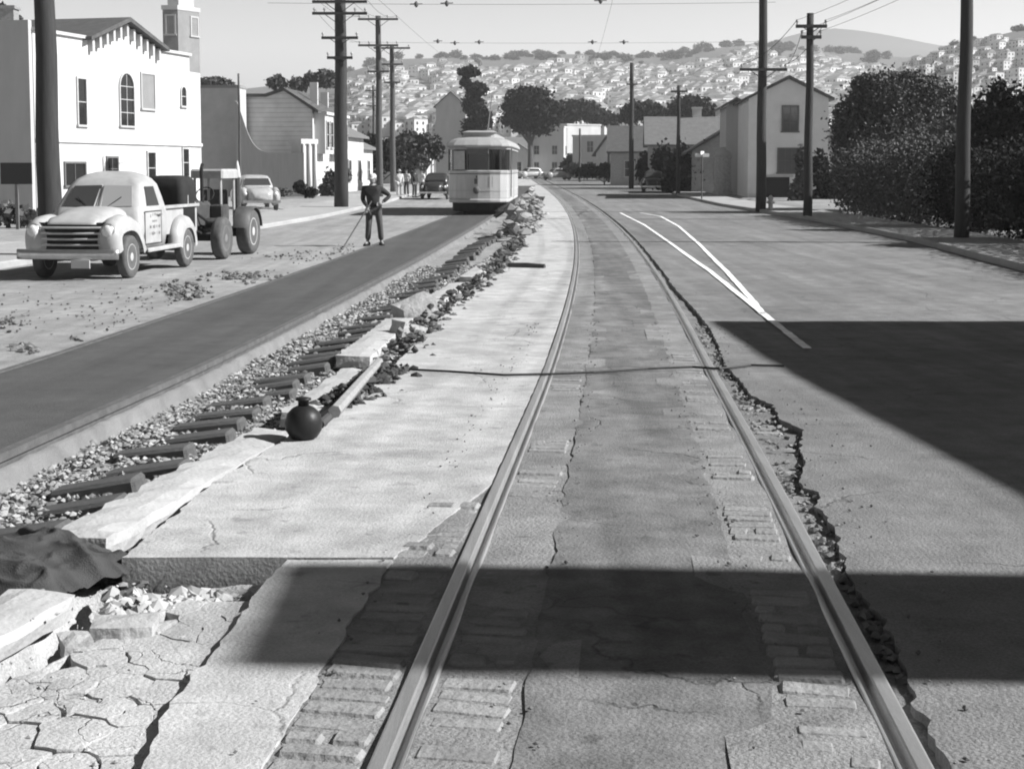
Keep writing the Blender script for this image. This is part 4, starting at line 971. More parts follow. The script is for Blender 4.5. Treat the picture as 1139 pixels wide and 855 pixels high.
# ================================================================== VEHICLES
m_tyre = M('dusty_tyre', .09, var=.3, scale=8., bump=.3); m_rim = M('dusty_rim', .38, var=.15, rough=.5)
m_body = M('pale_truck_paint', .36, var=.22, scale=3.2, rough=.45, bump=.08, bscale=8., spec=.4, fine=.06); m_chrome = M('dull_chrome', .5, var=.15, rough=.28, metal=.9, bump=.03)
m_under = M('black_chassis', .02, bump=.1); m_lens = M('lamp_glass', .6, rough=.15, bump=0, spec=.6)
RX90 = Matrix.Rotation(R(90), 4, 'X')
def wheel(t, x, y, r, w, rim=None, name='wheel'):
    b = MB(); s = 1
    b.lathe([(r*.62,-w*.42),(r*.9,-w*.5),(r*.985,-w*.36),(r,-w*.15),(r,w*.15),(r*.985,w*.36),(r*.9,w*.5),(r*.62,w*.42)], (x, y, r), 28, RX90); wo = b.build('wheel', m_tyre, t, True)
    b = MB(); b.lathe([(r*.63,-w*.40),(r*.58,-w*.44),(r*.5,-w*.3),(r*.3,-w*.36),(r*.12,-w*.46),(.005,-w*.46)], (x, y, r), 20, RX90, cap=False); b.lathe([(r*.63,w*.40),(r*.58,w*.44),(r*.5,w*.3),(r*.3,w*.36),(r*.12,w*.46),(.005,w*.46)], (x, y, r), 20, RX90, cap=False); b.build('rim', rim or m_rim, wo, True); return wo
def rring(x0, x1, hy, r, z, n=5):
    o = []; r = min(r, (x1-x0)*.49, hy*.98)
    for cx, cy, a0 in ((x1-r, hy-r, 0), (x0+r, hy-r, 90), (x0+r, -hy+r, 180), (x1-r, -hy+r, 270)):
        for k in range(n): a = R(a0+90*k/(n-1)); o.append(Vector((cx+r*math.cos(a), cy+r*math.sin(a), z)))
    return o
def sweep(mb, path, sec):
    rows = []
    for i, p in enumerate(path):
        a, c = path[max(i-1, 0)], path[min(i+1, len(path)-1)]; tx, tz = c[0]-a[0], c[1]-a[1]; l = math.hypot(tx, tz); nx, nz = -tz/l, tx/l
        rows.append([Vector((p[0]+nx*d, y, p[1]+nz*d)) for y, d in sec])
    mb.loft(rows, False, False)
def smooth_path(P, n=6):
    o = []
    for i in range(len(P)-1):
        p0, p1, p2, p3 = P[max(i-1, 0)], P[i], P[i+1], P[min(i+2, len(P)-1)]
        for k in range(n):
            t = k/n; o.append(tuple(.5*((2*p1[j])+(-p0[j]+p2[j])*t+(2*p0[j]-5*p1[j]+4*p2[j]-p3[j])*t*t+(-p0[j]+3*p1[j]-3*p2[j]+p3[j])*t**3) for j in range(len(p1))))
    o.append(tuple(P[-1])); return o
fwd = Vector((-.10, -.995, 0)).normalized(); lft = Vector((-fwd.y, fwd.x, 0)); RZ = math.atan2(fwd.y, fwd.x)
w0 = gp(143, 309); loc = w0-fwd*1.48-lft*.74; loc.z = h(loc.y)+.0
CABX = .24
t = thing('pickup_truck', 'dusty pale rounded pickup truck with a wide barred grille and lettered door', 'pickup truck', loc, RZ)
b = MB()
lv = [(.48,-.64,.80,.80,.1),(.75,-.66,.82,.86,.14),(1.02,-.67,.80,.86,.16),(1.12,-.66,.73,.835,.17),(1.3,-.64,.55,.775,.17),(1.5,-.6,.36,.70,.17),(1.59,-.53,.24,.63,.18),(1.66,-.42,.08,.52,.18),(1.70,-.3,-.05,.36,.15),(1.715,-.22,-.13,.18,.08)]
b.loft([rring(x0+CABX, x1+CABX, hy, r, z) for z, x0, x1, hy, r in lv]); b.build('cab', m_body, t, True)
b = MB()
def arch(x, w, tz, zb=.58, n=16, e=.55):
    o = []
    for k in range(n+1):
        a = math.pi*k/n; c, s = math.cos(a), math.sin(a); o.append(Vector((x, w*math.copysign(abs(c)**e, c), zb+(tz-zb)*abs(s)**e)))
    return o
b.loft([arch(.88,.70,1.15), arch(1.05,.67,1.155), arch(1.3,.62,1.14), arch(1.55,.57,1.11), arch(1.8,.52,1.07,.6), arch(1.95,.49,1.03,.9), arch(2.05,.46,.99,.9), arch(2.11,.42,.94,.9), arch(2.13,.36,.915,.9)], False, True); b.build('hood', m_body, t, True)
FP = smooth_path([(2.10,.44),(2.15,.62),(2.12,.80),(1.93,.95),(1.52,1.0),(1.15,.93),(.86,.72),(.72,.5)])[::-1]
RP = smooth_path([(-.93,.42),(-1.0,.66),(-1.2,.84),(-1.47,.89),(-1.75,.83),(-1.95,.64),(-2.03,.42)])[::-1]
for s in (-1, 1):
    b = MB(); sec = [(s*.46,-.12),(s*.54,-.03),(s*.64,.01),(s*.76,-.01),(s*.84,-.06),(s*.87,-.14),(s*.865,-.24)]
    sweep(b, FP, [(y, d+.03) for y, d in (sec if s > 0 else sec)]); b.build('front_fender', m_body, t, True)
    b = MB(); sec = [(s*.64,-.02),(s*.72,.03),(s*.82,.0),(s*.885,-.08),(s*.89,-.2)]; sweep(b, RP, [(y, d+.03) for y, d in sec]); b.build('rear_fender', m_body, t, True)
    b = MB(); b.bbox((-.12, s*.80, .44), (1.75, .2, .06), .02); b.build('running_board', m_body, t)
    b = MB(); b.lathe([(.115,-.1),(.118,.0),(.105,.03),(.1,.034)], (2.13, s*.68, .80), 20, Matrix.Rotation(R(90), 4, 'Y')); hl = b.build('headlight', m_chrome, t, True)
    b = MB(); b.lathe([(.1,.03),(.085,.055),(.05,.07),(.01,.075)], (2.13, s*.68, .80), 20, Matrix.Rotation(R(90), 4, 'Y')); b.build('lens', m_lens, hl, True)
    wheel(t, 1.48, s*.74, .37, .17); wheel(t, -1.47, s*.74, .37, .17)
b = MB(); n = 14
b.loft([[Vector((2.10-.08*(y/.72)**2, y, z)) for z in (.46, .93)] for y in [-.74+1.48*k/n for k in range(n+1)]], False, False); b.build('grille_backing', m_under, t)
for k in range(5):
    z = .50+k*.088; ww = .80-.035*k; b = MB(); b.tube([(2.19-.11*(y/.72)**2, y, z) for y in [-ww+2*ww*q/n for q in range(n+1)]], .017, 8); b.build('grille_bar', M('grille_paint', .42, rough=.4, bump=0), t, True)
b = MB(); pth = [(2.36-.10*(y/.92)**2, y) for y in [-.92+1.84*q/18 for q in range(19)]]
b.loft([[Vector((x, y, .37)), Vector((x+.035, y, .385)), Vector((x+.045, y, .45)), Vector((x+.035, y, .515)), Vector((x, y, .53)), Vector((x-.015, y, .45))] for x, y in pth]); b.build('front_bumper', m_chrome, t, True)
b = MB(); b.bbox((2.39, .28, .31), (.02, .34, .13), .01); b.build('number_plate', m_white, t)
b = MB(); b.box((.1, 0, .42), (3.9, .8, .16)); b.box((1.48, 0, .37), (.1, 1.4, .1)); b.box((-1.47, 0, .37), (.1, 1.4, .1)); b.box((1.45, 0, .62), (1.1, .8, .35)); b.build('chassis', m_under, t)
# windscreen, side and rear windows
def quad(mb, P, off, sx=0.):
    P = [Vector(p)+Vector((sx, 0, 0)) for p in P]; nn = (P[1]-P[0]).cross(P[3]-P[0]).normalized()*off; mb.add([p+nn for p in P]+[p-nn*2 for p in P], [(0,1,2,3),(7,6,5,4),(0,4,5,1),(1,5,6,2),(2,6,7,3),(3,7,4,0)])
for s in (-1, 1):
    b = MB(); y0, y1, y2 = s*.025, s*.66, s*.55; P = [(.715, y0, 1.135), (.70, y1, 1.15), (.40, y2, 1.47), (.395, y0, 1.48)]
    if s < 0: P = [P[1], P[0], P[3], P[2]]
    quad(b, P, .012, CABX); b.build('windscreen_pane', glass('windscreen', .05) if s < 0 else glass('bright_windscreen', .3), t)  # paler pane: the light seen in it is put into the glass colour
    ys = [s*.862]*2
    b = MB(); P = [(-.2, s*.862, .55), (.6, s*.862, .55), (.62, s*.862, 1.05), (-.2, s*.862, 1.05)]
    if s > 0: P = P[::-1]
    quad(b, P, .006, CABX); d = b.build('door', m_body, t)
    b = MB(); ySeam = s*.872
    for xs_, zs_, dx_, dz_ in ((-.21, .8, .012, .54), (.62, .8, .012, .54), (.2, .535, .84, .012), (.2, 1.065, .86, .012)): b.box((xs_+CABX, ySeam, zs_), (dx_, .006, dz_))
    b.build('door_gap', m_under, d)
    b = MB(); b.tube([(.735+CABX, s*.16, 1.12), (.60+CABX, s*.42, 1.30)], .008, 4); b.build('wiper', m_under, t)
    b = MB(); b.bbox((-.1+CABX, s*.89, 1.0), (.16, .02, .03), .008); b.build('handle', m_chrome, d)
    b = MB(); P = [(-.2, s*.825, 1.15), (.42, s*.825, 1.15), (.25, s*.715, 1.46), (-.2, s*.715, 1.46)]
    if s > 0: P = P[::-1]
    quad(b, P, .014, CABX); b.build('door_window', glass('cab_glass', .012), d)
    rr = random.Random(4)      # worn, illegible sign writing on the door: rows of small strokes
    b = MB(); y = s*.869
    for z0, xs0, xs1, hh in ((.98,-.08,.36,.05),(.90,.02,.26,.035),(.81,-.14,.44,.05),(.70,-.14,.44,.05)):
        x = xs0+CABX
        while x < xs1+CABX:
            wv = rr.uniform(.012, .028); hv = hh*rr.uniform(.7, 1.1); zz_ = z0+(.03*math.sin((x-CABX-xs0)/(xs1-xs0)*math.pi) if z0 > .95 else 0)
            b.box((x, y, zz_), (wv*.45, .004, hv)); 
            if rr.random() < .6: b.box((x+wv*.4, y, zz_+rr.choice((-.4, 0, .4))*hv), (wv*.8, .004, hv*.2))
            x += wv*1.5+(.05 if rr.random() < .12 else 0)
    b.build('sign_writing', M('faded_lettering', .1, bump=0), d)
b = MB(); P = [(-.655,-.5,1.2),(-.655,.5,1.2),(-.625,.45,1.45),(-.625,-.45,1.45)][::-1]; quad(b, P, .012, CABX); b.build('rear_window', glass('cab_glass'), t)
b = MB(); b.tube([(.74+CABX,-.06,1.12),(.38+CABX,-.04,1.49)], .016, 6); b.tube([(.74+CABX,.06,1.12),(.38+CABX,.04,1.49)], .012, 6); b.build('windscreen_divider', m_body, t)
b = MB(); b.box((-1.5, 0, .66), (2.1, 1.28, .05)); b.box((-1.5, .655, .86), (2.12, .04, .46)); b.box((-1.5, -.655, .86), (2.12, .04, .46)); b.box((-.46, 0, .87), (.04, 1.27, .48)); b.build('cargo_bed', m_body, t)
b = MB(); b.box((-1.5, .68, 1.10), (2.16, .1, .05)); b.box((-1.5, -.68, 1.10), (2.16, .1, .05)); b.tube([(-2.0, .68, 1.10), (-2.0, .68, 1.28)], .02, 6); b.build('bed_rail', m_body, t)
b = MB(); b.bbox((-2.58, 0, .86), (.04, 1.27, .44), .015); b.build('tailgate', m_body, t)
def rescale(o, sy, sz, z0):
    for ch in o.children:
        if ch.name.startswith(('wheel', 'rim')): continue
        for v in ch.data.vertices: v.co.y *= sy; v.co.z = z0+(v.co.z-z0)*sz
        rescale(ch, sy, sz, z0)
rescale(t, .95, 1.09, .42)
toW = Matrix.Translation(loc) @ Matrix.Rotation(RZ, 4, 'Z')
q = toW @ Vector((-2.1, .27, .72)); b = MB()
b.loft([rring(-.42,.42,.38,.1,0), rring(-.42,.42,.385,.12,.78), rring(-.41,.41,.37,.13,.93), rring(-.36,.36,.31,.14,1.0), rring(-.2,.2,.17,.1,1.02)])
o = b.build('tarpaulin_box', M('black_tarpaulin', .022, var=.3, bump=.4, bscale=8.), smooth=True); o.location = q; o.rotation_euler = (0, 0, RZ); tag(o, 'dark rounded tarpaulin covered box standing in the bed of the pickup truck', 'box')
# canopied tractor behind the truck
w0 = gp(247, 288); tl = w0-fwd*.95-lft*.72; tl.z = h(tl.y)
m_mrim = M('dirty_machine_rim', .16, var=.3)
t = thing('tractor', 'dark work tractor with a pale flat canopy parked behind the pickup truck', 'tractor', tl, RZ)
for s in (-1, 1): wheel(t, .95, s*.72, .44, .24, m_mrim); wheel(t, -.95, s*.74, .50, .3, m_trim)
m_trac = M('dark_machine_paint', .06, var=.3, rough=.5, bump=.15); 
b = MB(); b.bbox((.75, 0, .95), (1.15, .56, .5), .08); b.build('engine_hood', m_trac, t)
b = MB(); b.bbox((1.36, 0, .9), (.1, .6, .62), .03); b.build('radiator', m_rim, t)
b = MB(); b.box((0, 0, .6), (2.2, .42, .28)); b.box((.95, 0, .45), (.14, 1.3, .14)); b.box((-.95, 0, .5), (.22, 1.3, .22)); b.build('chassis', m_under, t)
b = MB(); b.bbox((-.75, 0, .95), (.5, .55, .12), .03); b.bbox((-1., 0, 1.2), (.1, .55, .45), .03); b.build('seat', m_trac, t)
b = MB(); b.lathe([(.2,-.015),(.215,0),(.2,.015),(.185,0)], (-.2, 0, 1.32), 18, Matrix.Rotation(R(55), 4, 'Y'), cap=False); b.tube([(.1,0,1.05),(-.2,0,1.32)], .018, 6); b.build('steering_wheel', m_under, t)
for sx in (.0, -.95):
    for s in (-.15, .42): b = MB(); b.tube([(sx, s, .7), (sx, s, 1.72)], .03, 8); b.build('canopy_post', m_rim, t)
b = MB(); b.bbox((-.48, .14, 1.78), (1.15, .72, .2), .04); b.build('canopy', M('canopy_paint', .34), t)
b = MB(); b.tube([(.62, .2, 1.15), (.62, .2, 1.9), (.55, .2, 1.98)], .04, 8); b.build('exhaust_stack', m_under, t)
b = MB(); b.bbox((.1, .42, .95), (.5, .28, .34), .03); b.build('tool_box', m_trac, t)
b = MB(); b.tube([(1.3, .25, 1.0), (1.0, .42, .8), (.4, .5, .75), (-.3, .46, .95)], .03, 6); b.build('hose', m_under, t)
b = MB(); b.lathe([(.1,-.25),(.13,-.22),(.13,.22),(.1,.25)], (.55, .38, .72), 14, RX90); b.build('air_cylinder', m_trac, t, True)
b = MB(); b.tube([(-.35, .3, .7), (-.45, .34, 1.35)], .018, 6); b.build('lever', m_under, t)
for s in (-1, 1):
    b = MB(); b.loft([[Vector((-.95+r_*math.cos(a), s*y, .5+r_*math.sin(a))) for y, r_ in ((.55,.56),(.92,.56),(.92,.52))] for a in [R(10+160*k/12) for k in range(13)]], False, False); b.build('mudguard', m_trac, t, True)
# post with pale cap by the tractor
c = gp(265, 246); k = c.y/F
t = thing('marker_post', 'dark post with a pale pointed cap standing behind the tractor', 'post', c); z1 = 48*k
b = MB(); b.tube([(0,0,-.1),(0,0,z1)], [.11,.1], 8); b.build('post', m_trac, t); b = MB(); b.lathe([(.11,z1),(.12,z1+.03),(.07,z1+12*k),(.015,z1+19*k)], n=10); b.build('cap', m_white, t, True)

def car(label, loc, rz, mat, L_=4.5, wdt=1.75, hgt=1.6):
    """rounded 1940s saloon; local x forward"""
    t = thing('parked_car', label, 'car', loc, rz); k = L_/4.5; hw = wdt/2
    b = MB(); S = [(-2.2,.5,.45,.75),(-2.05,.62,.38,.95),(-1.6,.74,.34,1.04),(-.6,.78,.32,1.06),(.5,.78,.32,1.06),(1.2,.7,.34,1.05),(1.8,.58,.38,1.0),(2.1,.46,.42,.88),(2.2,.34,.46,.74)]
    def sec(x, w, z0, z1): return [Vector((x*k, w*math.copysign(abs(math.cos(a))**.5, math.cos(a)), (z0+z1)/2+(z1-z0)/2*math.copysign(abs(math.sin(a))**.55, math.sin(a)))) for a in [2*math.pi*q/20 for q in range(20)]]
    b.loft([sec(*s) for s in S]); b.build('body', mat, t, True)
    b = MB(); G = [(1.0,-1.75,.72,.22,.95),(.98,-1.6,.71,.22,1.1),(.62,-1.35,.64,.22,1.42),(.4,-1.05,.56,.22,1.55),(.1,-.7,.36,.2,hgt)]
    b.loft([rring(x1*k, x0*k, hy, r, z) for x0, x1, hy, r, z in G]); b.build('roof', mat, t, True)
    for s in (-1, 1):
        b = MB(); P = [(-1.2*k, s*.712, 1.12), (.7*k, s*.712, 1.12), (.42*k, s*.655, 1.4), (-1.0*k, s*.655, 1.4)]; quad(b, P if s < 0 else P[::-1], .014); b.build('side_window', glass('cab_glass', .012), t)
        for x in (1.35, -1.35):
            b = MB(); b.lathe([(.02,-.46),(.2,-.42),(.34,-.3),(.42,-.1),(.44,.1),(.38,.3),(.22,.45),(.02,.5)], (x*k, s*(hw-.17), .62), 16, Matrix.Rotation(R(90), 4, 'Y') @ Matrix.Scale(.55, 4, Vector((0,1,0)))); b.build('fender', mat, t, True)
            wheel(t, x*k, s*(hw-.12), .33, .16)
        b = MB(); b.lathe([(.09,0),(.09,.03),(.05,.06),(.01,.065)], (1.85*k, s*(hw-.2), .75), 12, Matrix.Rotation(R(90), 4, 'Y')); b.build('headlight', m_lens, t, True)
    b = MB(); P = [(.94*k,-.6,1.13),(.94*k,.6,1.13),(.63*k,.52,1.42),(.63*k,-.52,1.42)]; quad(b, P, .03); b.build('windscreen', glass('windscreen'), t)
    b = MB(); P = [(-1.66*k,-.5,1.13),(-1.66*k,.5,1.13),(-1.36*k,.42,1.4),(-1.36*k,-.42,1.4)]; quad(b, P[::-1], .03); b.build('rear_window', glass('windscreen'), t)
    for sx in (1, -1): b = MB(); b.bbox((sx*2.28*k, 0, .42), (.06, wdt*.94, .12), .02); b.build('bumper', m_chrome, t)
    b = MB()
    for q in range(4): b.box((2.16*k-.03*abs(q-1.5), 0, .5+q*.09), (.06, .8, .03))
    b.build('grille', m_chrome, t)
    return t
m_cardark = M('dark_car_paint', .035, rough=.3, bump=0, spec=.5); m_carpale = M('pale_car_paint', .36, rough=.35, bump=0, spec=.5); m_cargrey = M('grey_car_paint', .25, rough=.35, bump=0, spec=.5)
c = gx(283, 66); car('pale rounded car parked on the left sidewalk beyond the tractor', c, R(-72), m_carpale)
c = gx(487, 88); car('dark rounded car parked just left of the streetcar', c, R(-95), m_cardark)
c = gx(590, 205); car('pale car waiting right of the streetcar at the far bend', c, R(-150), m_carpale)
c = gx(620, 190); car('grey car parked by the bay windowed house at the far bend', c, R(-160), m_cargrey)
c = gx(727, 112); car('dark car parked in the shade of the shrubs by the cottage', c, R(-98), m_cardark)

# streetcar
tx = Vector((py_(531.5, 239, 58).x, 58, h(58))); ang = -math.atan((XT(62)-XT(56))/6)
TRAM = t = thing('streetcar', 'cream streetcar with dark front windows and a domed roof on the black paved track', 'streetcar', tx, ang); t.scale = (.93, 1, 1)
m_tram = M('cream_tram_paint', .42, var=.14, scale=1.5, rough=.4, bump=.04, spec=.4, stretch=(3, 3, .5)); m_tramroof = M('tram_roof', .3, var=.1, rough=.6, bump=.1)
def tplan(w=1.32, f=0., z=0., L_=11.5, bul=1.): return [Vector(p) for p in ((-w,.95*bul+f,z),(-w*.93,.42*bul+f,z),(-w*.72,.17*bul+f,z),(-w*.4,.05*bul+f,z),(0,f,z),(w*.4,.05*bul+f,z),(w*.72,.17*bul+f,z),(w*.93,.42*bul+f,z),(w,.95*bul+f,z),(w,L_-.95,z),(w*.93,L_-.42,z),(w*.4,L_-.05,z),(-w*.4,L_-.05,z),(-w*.93,L_-.42,z),(-w,L_-.95,z))]
b = MB(); b.loft([tplan(1.30,.02,.62), tplan(1.34,0,.70), tplan(1.34,0,1.72), tplan(1.36,-.02,1.76), tplan(1.36,-.02,1.80), tplan(1.32,.02,1.82)]); b.build('body', m_tram, t)
b = MB(); b.loft([tplan(1.26,.08,1.80), tplan(1.26,.08,2.72)]); b.build('window_glass', glass('tram_glass', .015), t)
b = MB(); b.loft([tplan(1.36,-.02,2.66), tplan(1.36,-.02,2.74), tplan(1.45,-.14,2.78), tplan(1.45,-.14,2.83), tplan(1.40,-.02,2.93,11.4), tplan(1.26,.15,3.05,11.2), tplan(.95,.5,3.14,10.9), tplan(.6,.8,3.17,10.6)]); b.build('roof', m_tramroof, t)
b = MB(); b.loft([tplan(.72,.9,3.1,10.4,.5), tplan(.72,.9,3.34,10.4,.5), tplan(.80,.8,3.36,10.45,.5), tplan(.6,1.2,3.44,10.2,.5)]); b.build('monitor_roof', m_tramroof, t)
for s in (-1, 1):      # posts between the windows, a part each
    for fx_, fy in ((1.31,.78),(.97,.20),(.45,.06)):
        b = MB(); b.box((s*fx_, fy+.02, 2.24), (.055, .06, .9)); b.build('window_post', m_trimd, t)
    for q in range(7): b = MB(); b.box((s*1.29, 2.2+q*1.3, 2.24), (.08, .12, .9)); b.build('window_post', m_tram, t)
b = MB(); b.box((-.80, .10, 2.22), (.5, .05, .74), .0, Matrix.Rotation(R(-20), 4, 'Z')); b.build('bright_pane', M('pane_reflection', .4), t)  # pale panel: reflection on the leftmost front pane, put into its colour
b = MB(); b.box((-.84,.4,2.24),(.4,.03,.7)); 
b = MB(); b.box((0, .012, 2.79), (1.1, .1, .02)); b.loft([[Vector((x, -.145+.0*abs(x), z)) for z in (2.76, 2.8)] for x in (-.5, .5)], False, False); b.build('visor', m_tram, t)
b = MB(); b.lathe([(.14,-.02),(.15,.05),(.13,.09),(.1,.1)], (-.06, -.02, 1.02), 18, Matrix.Rotation(R(90), 4, 'X')); hd = b.build('headlight', m_trimd, t, True)
bb = MB(); bb.loft([tplan(1.345,-.006,1.66), tplan(1.345,-.006,1.70)]); bb.build('belt_rail', m_trimd, t)
bb = MB(); bb.bbox((0, .0, 2.58), (.95, .12, .2), .02); bb.build('destination_box', m_trimd, t)
bb = MB(); bb.loft([tplan(1.347,-.008,.98), tplan(1.347,-.008,1.02)]); bb.build('dash_moulding', m_greyw, t)
b = MB(); b.lathe([(.1,.1),(.06,.115),(.01,.12)], (-.06, -.02, 1.02), 18, Matrix.Rotation(R(90), 4, 'X')); b.build('lens', glass('tram_lens', .08), hd, True)
b = MB(); b.box((-.08, -.03, 1.38), (.14, .03, .22)); b.box((-.05, -.03, 1.56), (.06, .03, .1)); b.build('emblem', M('emblem_paint', .09), t)
b = MB(); b.box((.50, .055, 1.36), (.05, .03, .42), .12); b.box((.61, .085, 1.36), (.05, .03, .42), .12); b.build('route_number', M('emblem_grey', .3), t)
b = MB(); b.loft([tplan(1.30,-.06,.52), tplan(1.33,-.09,.56), tplan(1.33,-.09,.64), tplan(1.3,-.05,.67)]); b.build('bumper', m_greyw, t)
b = MB(); b.box((0, 5.7, .42), (2.0, 10, .3)); b.loft([tplan(1.2,.25,.16,11.2), tplan(1.2,.25,.5,11.2)]); b.build('underframe', m_under, t)
for y in (1.9, 3.5, 8., 9.6):
    for s in (-1, 1): w_ = wheel(t, 0, 0, .36, .12); w_.location = (s*.72, y, 0); w_.rotation_euler = (0, 0, R(90))
b = MB(); b.tube([(1.40,.9,.75),(1.42,.9,2.7)], .03, 6); b.build('grab_rail', m_trimd, t)
b = MB(); b.tube([(0, 7., 3.5), (0, 10.9, 5.35)], .028, 6); b.lathe([(.2,3.5),(.22,3.54),(.1,3.62)], (0,7.,0), 10); b.build('trolley_pole', m_trimd, t)

# ================================================================== PEOPLE
m_skin = M('skin', .24, var=.06, bump=0, rough=.6); 
def skin_grow(verts, edges, radii, sub=1):
    me = bpy.data.meshes.new('tmp'); me.from_pydata(verts, edges, []); o = bpy.data.objects.new('tmp', me); COL.objects.link(o)
    md = o.modifiers.new('s', 'SKIN'); md.use_smooth_shade = True
    for v, r in zip(me.skin_vertices[0].data, radii): v.radius = (r, r) if not isinstance(r, tuple) else r
    me.skin_vertices[0].data[0].use_root = True
    sm = o.modifiers.new('u', 'SUBSURF'); sm.levels = sub; sm.render_levels = sub
    dg = bpy.context.evaluated_depsgraph_get(); ev = o.evaluated_get(dg); m2 = bpy.data.meshes.new_from_object(ev)
    V = [tuple(v.co) for v in m2.vertices]; Fc = [tuple(p.vertices) for p in m2.polygons]
    bpy.data.objects.remove(o); bpy.data.meshes.remove(me); bpy.data.meshes.remove(m2)
    return V, Fc
def chain(J, names, R_): 
    return names
def person(label, loc, rz, J, top, bottom, hat=None, hatmat=None, scale=1., group=None, boots=None):
    """J: joints in metres (x to the person's left as seen from the front, y towards the back)"""
    t = thing('person', label, 'person', loc, rz, group); S = scale
    V3 = lambda n: tuple(c*S for c in J[n])
    ks = ['pelvis','waist','chest','neck','head0','sl','el','wl','sr','er','wr','hl','kl','al','tl','hr','kr','ar','tr']
    rad = dict(pelvis=.13, waist=.12, chest=.14, neck=.055, head0=.06, sl=.06, el=.042, wl=.03, sr=.06, er=.042, wr=.03, hl=.085, kl=.058, al=.04, tl=.035, hr=.085, kr=.058, ar=.04, tr=.035)
    ed = [('pelvis','waist'),('waist','chest'),('chest','neck'),('neck','head0'),('chest','sl'),('sl','el'),('el','wl'),('chest','sr'),('sr','er'),('er','wr'),('pelvis','hl'),('hl','kl'),('kl','al'),('al','tl'),('pelvis','hr'),('hr','kr'),('kr','ar'),('ar','tr')]
    ix = {k: i for i, k in enumerate(ks)}
    V, Fc = skin_grow([V3(k) for k in ks], [(ix[a], ix[b]) for a, b in ed], [rad[k]*S for k in ks])
    b = MB(); b.add(V, Fc)
    hc = Vector(V3('head')); hd = Vector(J.get('face', (0, -1, 0))).normalized(); sx_ = hd.cross(Vector((0, 0, 1))).normalized()
    def hp(r, u, f): return hc+sx_*r*S+Vector((0, 0, 1))*u*S+hd*f*S
    rows = []
    for i in range(11):
        a = math.pi*i/10; zz_ = math.cos(a); rr = math.sin(a); rows.append([hp(.078*rr*math.cos(q)*(1-.12*(zz_ < -.3)), .118*zz_, .098*rr*math.sin(q)*(1+.06*(zz_ < 0))+(-.01 if zz_ > .4 else .004)) for q in [2*math.pi*k/14 for k in range(14)]])
    b.loft(rows)
    b.loft([[hp(r*1., u, f) for r, u, f in ((-.006*k,.02,.092),(.006*k,.02,.092),(.013*k,-.028,.095+.018*k),(-.013*k,-.028,.095+.018*k))] for k in (.4, 1.)], True, True)   # nose
    for s in (-1, 1): b.lathe([(.004,-.03),(.018,-.018),(.022,0),(.018,.02),(.004,.03)], hp(s*.078, -.002, -.005), 8)                                  # ears
    for wn, en in (('wl', 'el'), ('wr', 'er')):
        w = Vector(V3(wn)); d = (w-Vector(V3(en))).normalized(); hv = J.get('hand_'+wn, None); d = Vector(hv).normalized() if hv else d
        a_ = d.cross(Vector((0, 1, .2))).normalized(); c_ = d.cross(a_)
        pal = [w, w+d*.045*S, w+d*.09*S]; rings = []
        for p, hw_ in zip(pal, (.026, .042, .04)): rings.append([p+a_*hw_*S*math.cos(q)+c_*.016*S*math.sin(q) for q in [2*math.pi*k/10 for k in range(10)]])
        b.loft(rings)
        for k, ln in enumerate((.068, .078, .072, .055)):
            p = w+d*.088*S+a_*(.03-.02*k)*S; b.tube([p, p+d*ln*.4*S+c_*.006*S, p+d*ln*.7*S+c_*.024*S, p+d*ln*.78*S+c_*.045*S], [.0095*S, .009*S, .008*S, .006*S], 6)
        p = w+d*.03*S+a_*.04*S; b.tube([p, p+a_*.02*S+d*.025*S, p+a_*.022*S+d*.055*S+c_*.012*S], [.011*S, .010*S, .007*S], 6)
    body = b.build('body', m_skin, t, True)
    ex = lambda n, r: r*S
    jk = ['waist0','waist','chest','neck0','sl','el','wl0','sr','er','wr0']
    JJ = dict(J); pw = Vector(J['pelvis']); JJ['waist0'] = tuple(pw+Vector((0, 0, -.07))); JJ['neck0'] = tuple(Vector(J['chest']).lerp(Vector(J['neck']), .75))
    for a, b_ in (('wl', 'el'), ('wr', 'er')): JJ[a+'0'] = tuple(Vector(J[b_]).lerp(Vector(J[a]), .88))
    rj = dict(waist0=.17, waist=.158, chest=.165, neck0=.085, sl=.085, el=.06, wl0=.048, sr=.085, er=.06, wr0=.048); ij = {k: i for i, k in enumerate(jk)}
    V, Fc = skin_grow([tuple(c*S for c in JJ[k]) for k in jk], [(ij[a], ij[b_]) for a, b_ in (('waist0','waist'),('waist','chest'),('chest','neck0'),('chest','sl'),('sl','el'),('el','wl0'),('chest','sr'),('sr','er'),('er','wr0'))], [rj[k]*S for k in jk])
    b = MB(); b.add(V, Fc); b.build('jacket', top, t, True)
    tk = ['pelvis','hl','kl','al0','hr','kr','ar0']; JJ['al0'] = tuple(Vector(J['kl']).lerp(Vector(J['al']), .92)); JJ['ar0'] = tuple(Vector(J['kr']).lerp(Vector(J['ar']), .92))
    rt = dict(pelvis=.145, hl=.105, kl=.078, al0=.072, hr=.105, kr=.078, ar0=.072); it = {k: i for i, k in enumerate(tk)}
    V, Fc = skin_grow([tuple(c*S for c in JJ[k]) for k in tk], [(it[a], it[b_]) for a, b_ in (('pelvis','hl'),('hl','kl'),('kl','al0'),('pelvis','hr'),('hr','kr'),('kr','ar0'))], [rt[k]*S for k in tk])
    b = MB(); b.add(V, Fc); b.build('trousers', bottom, t, True)
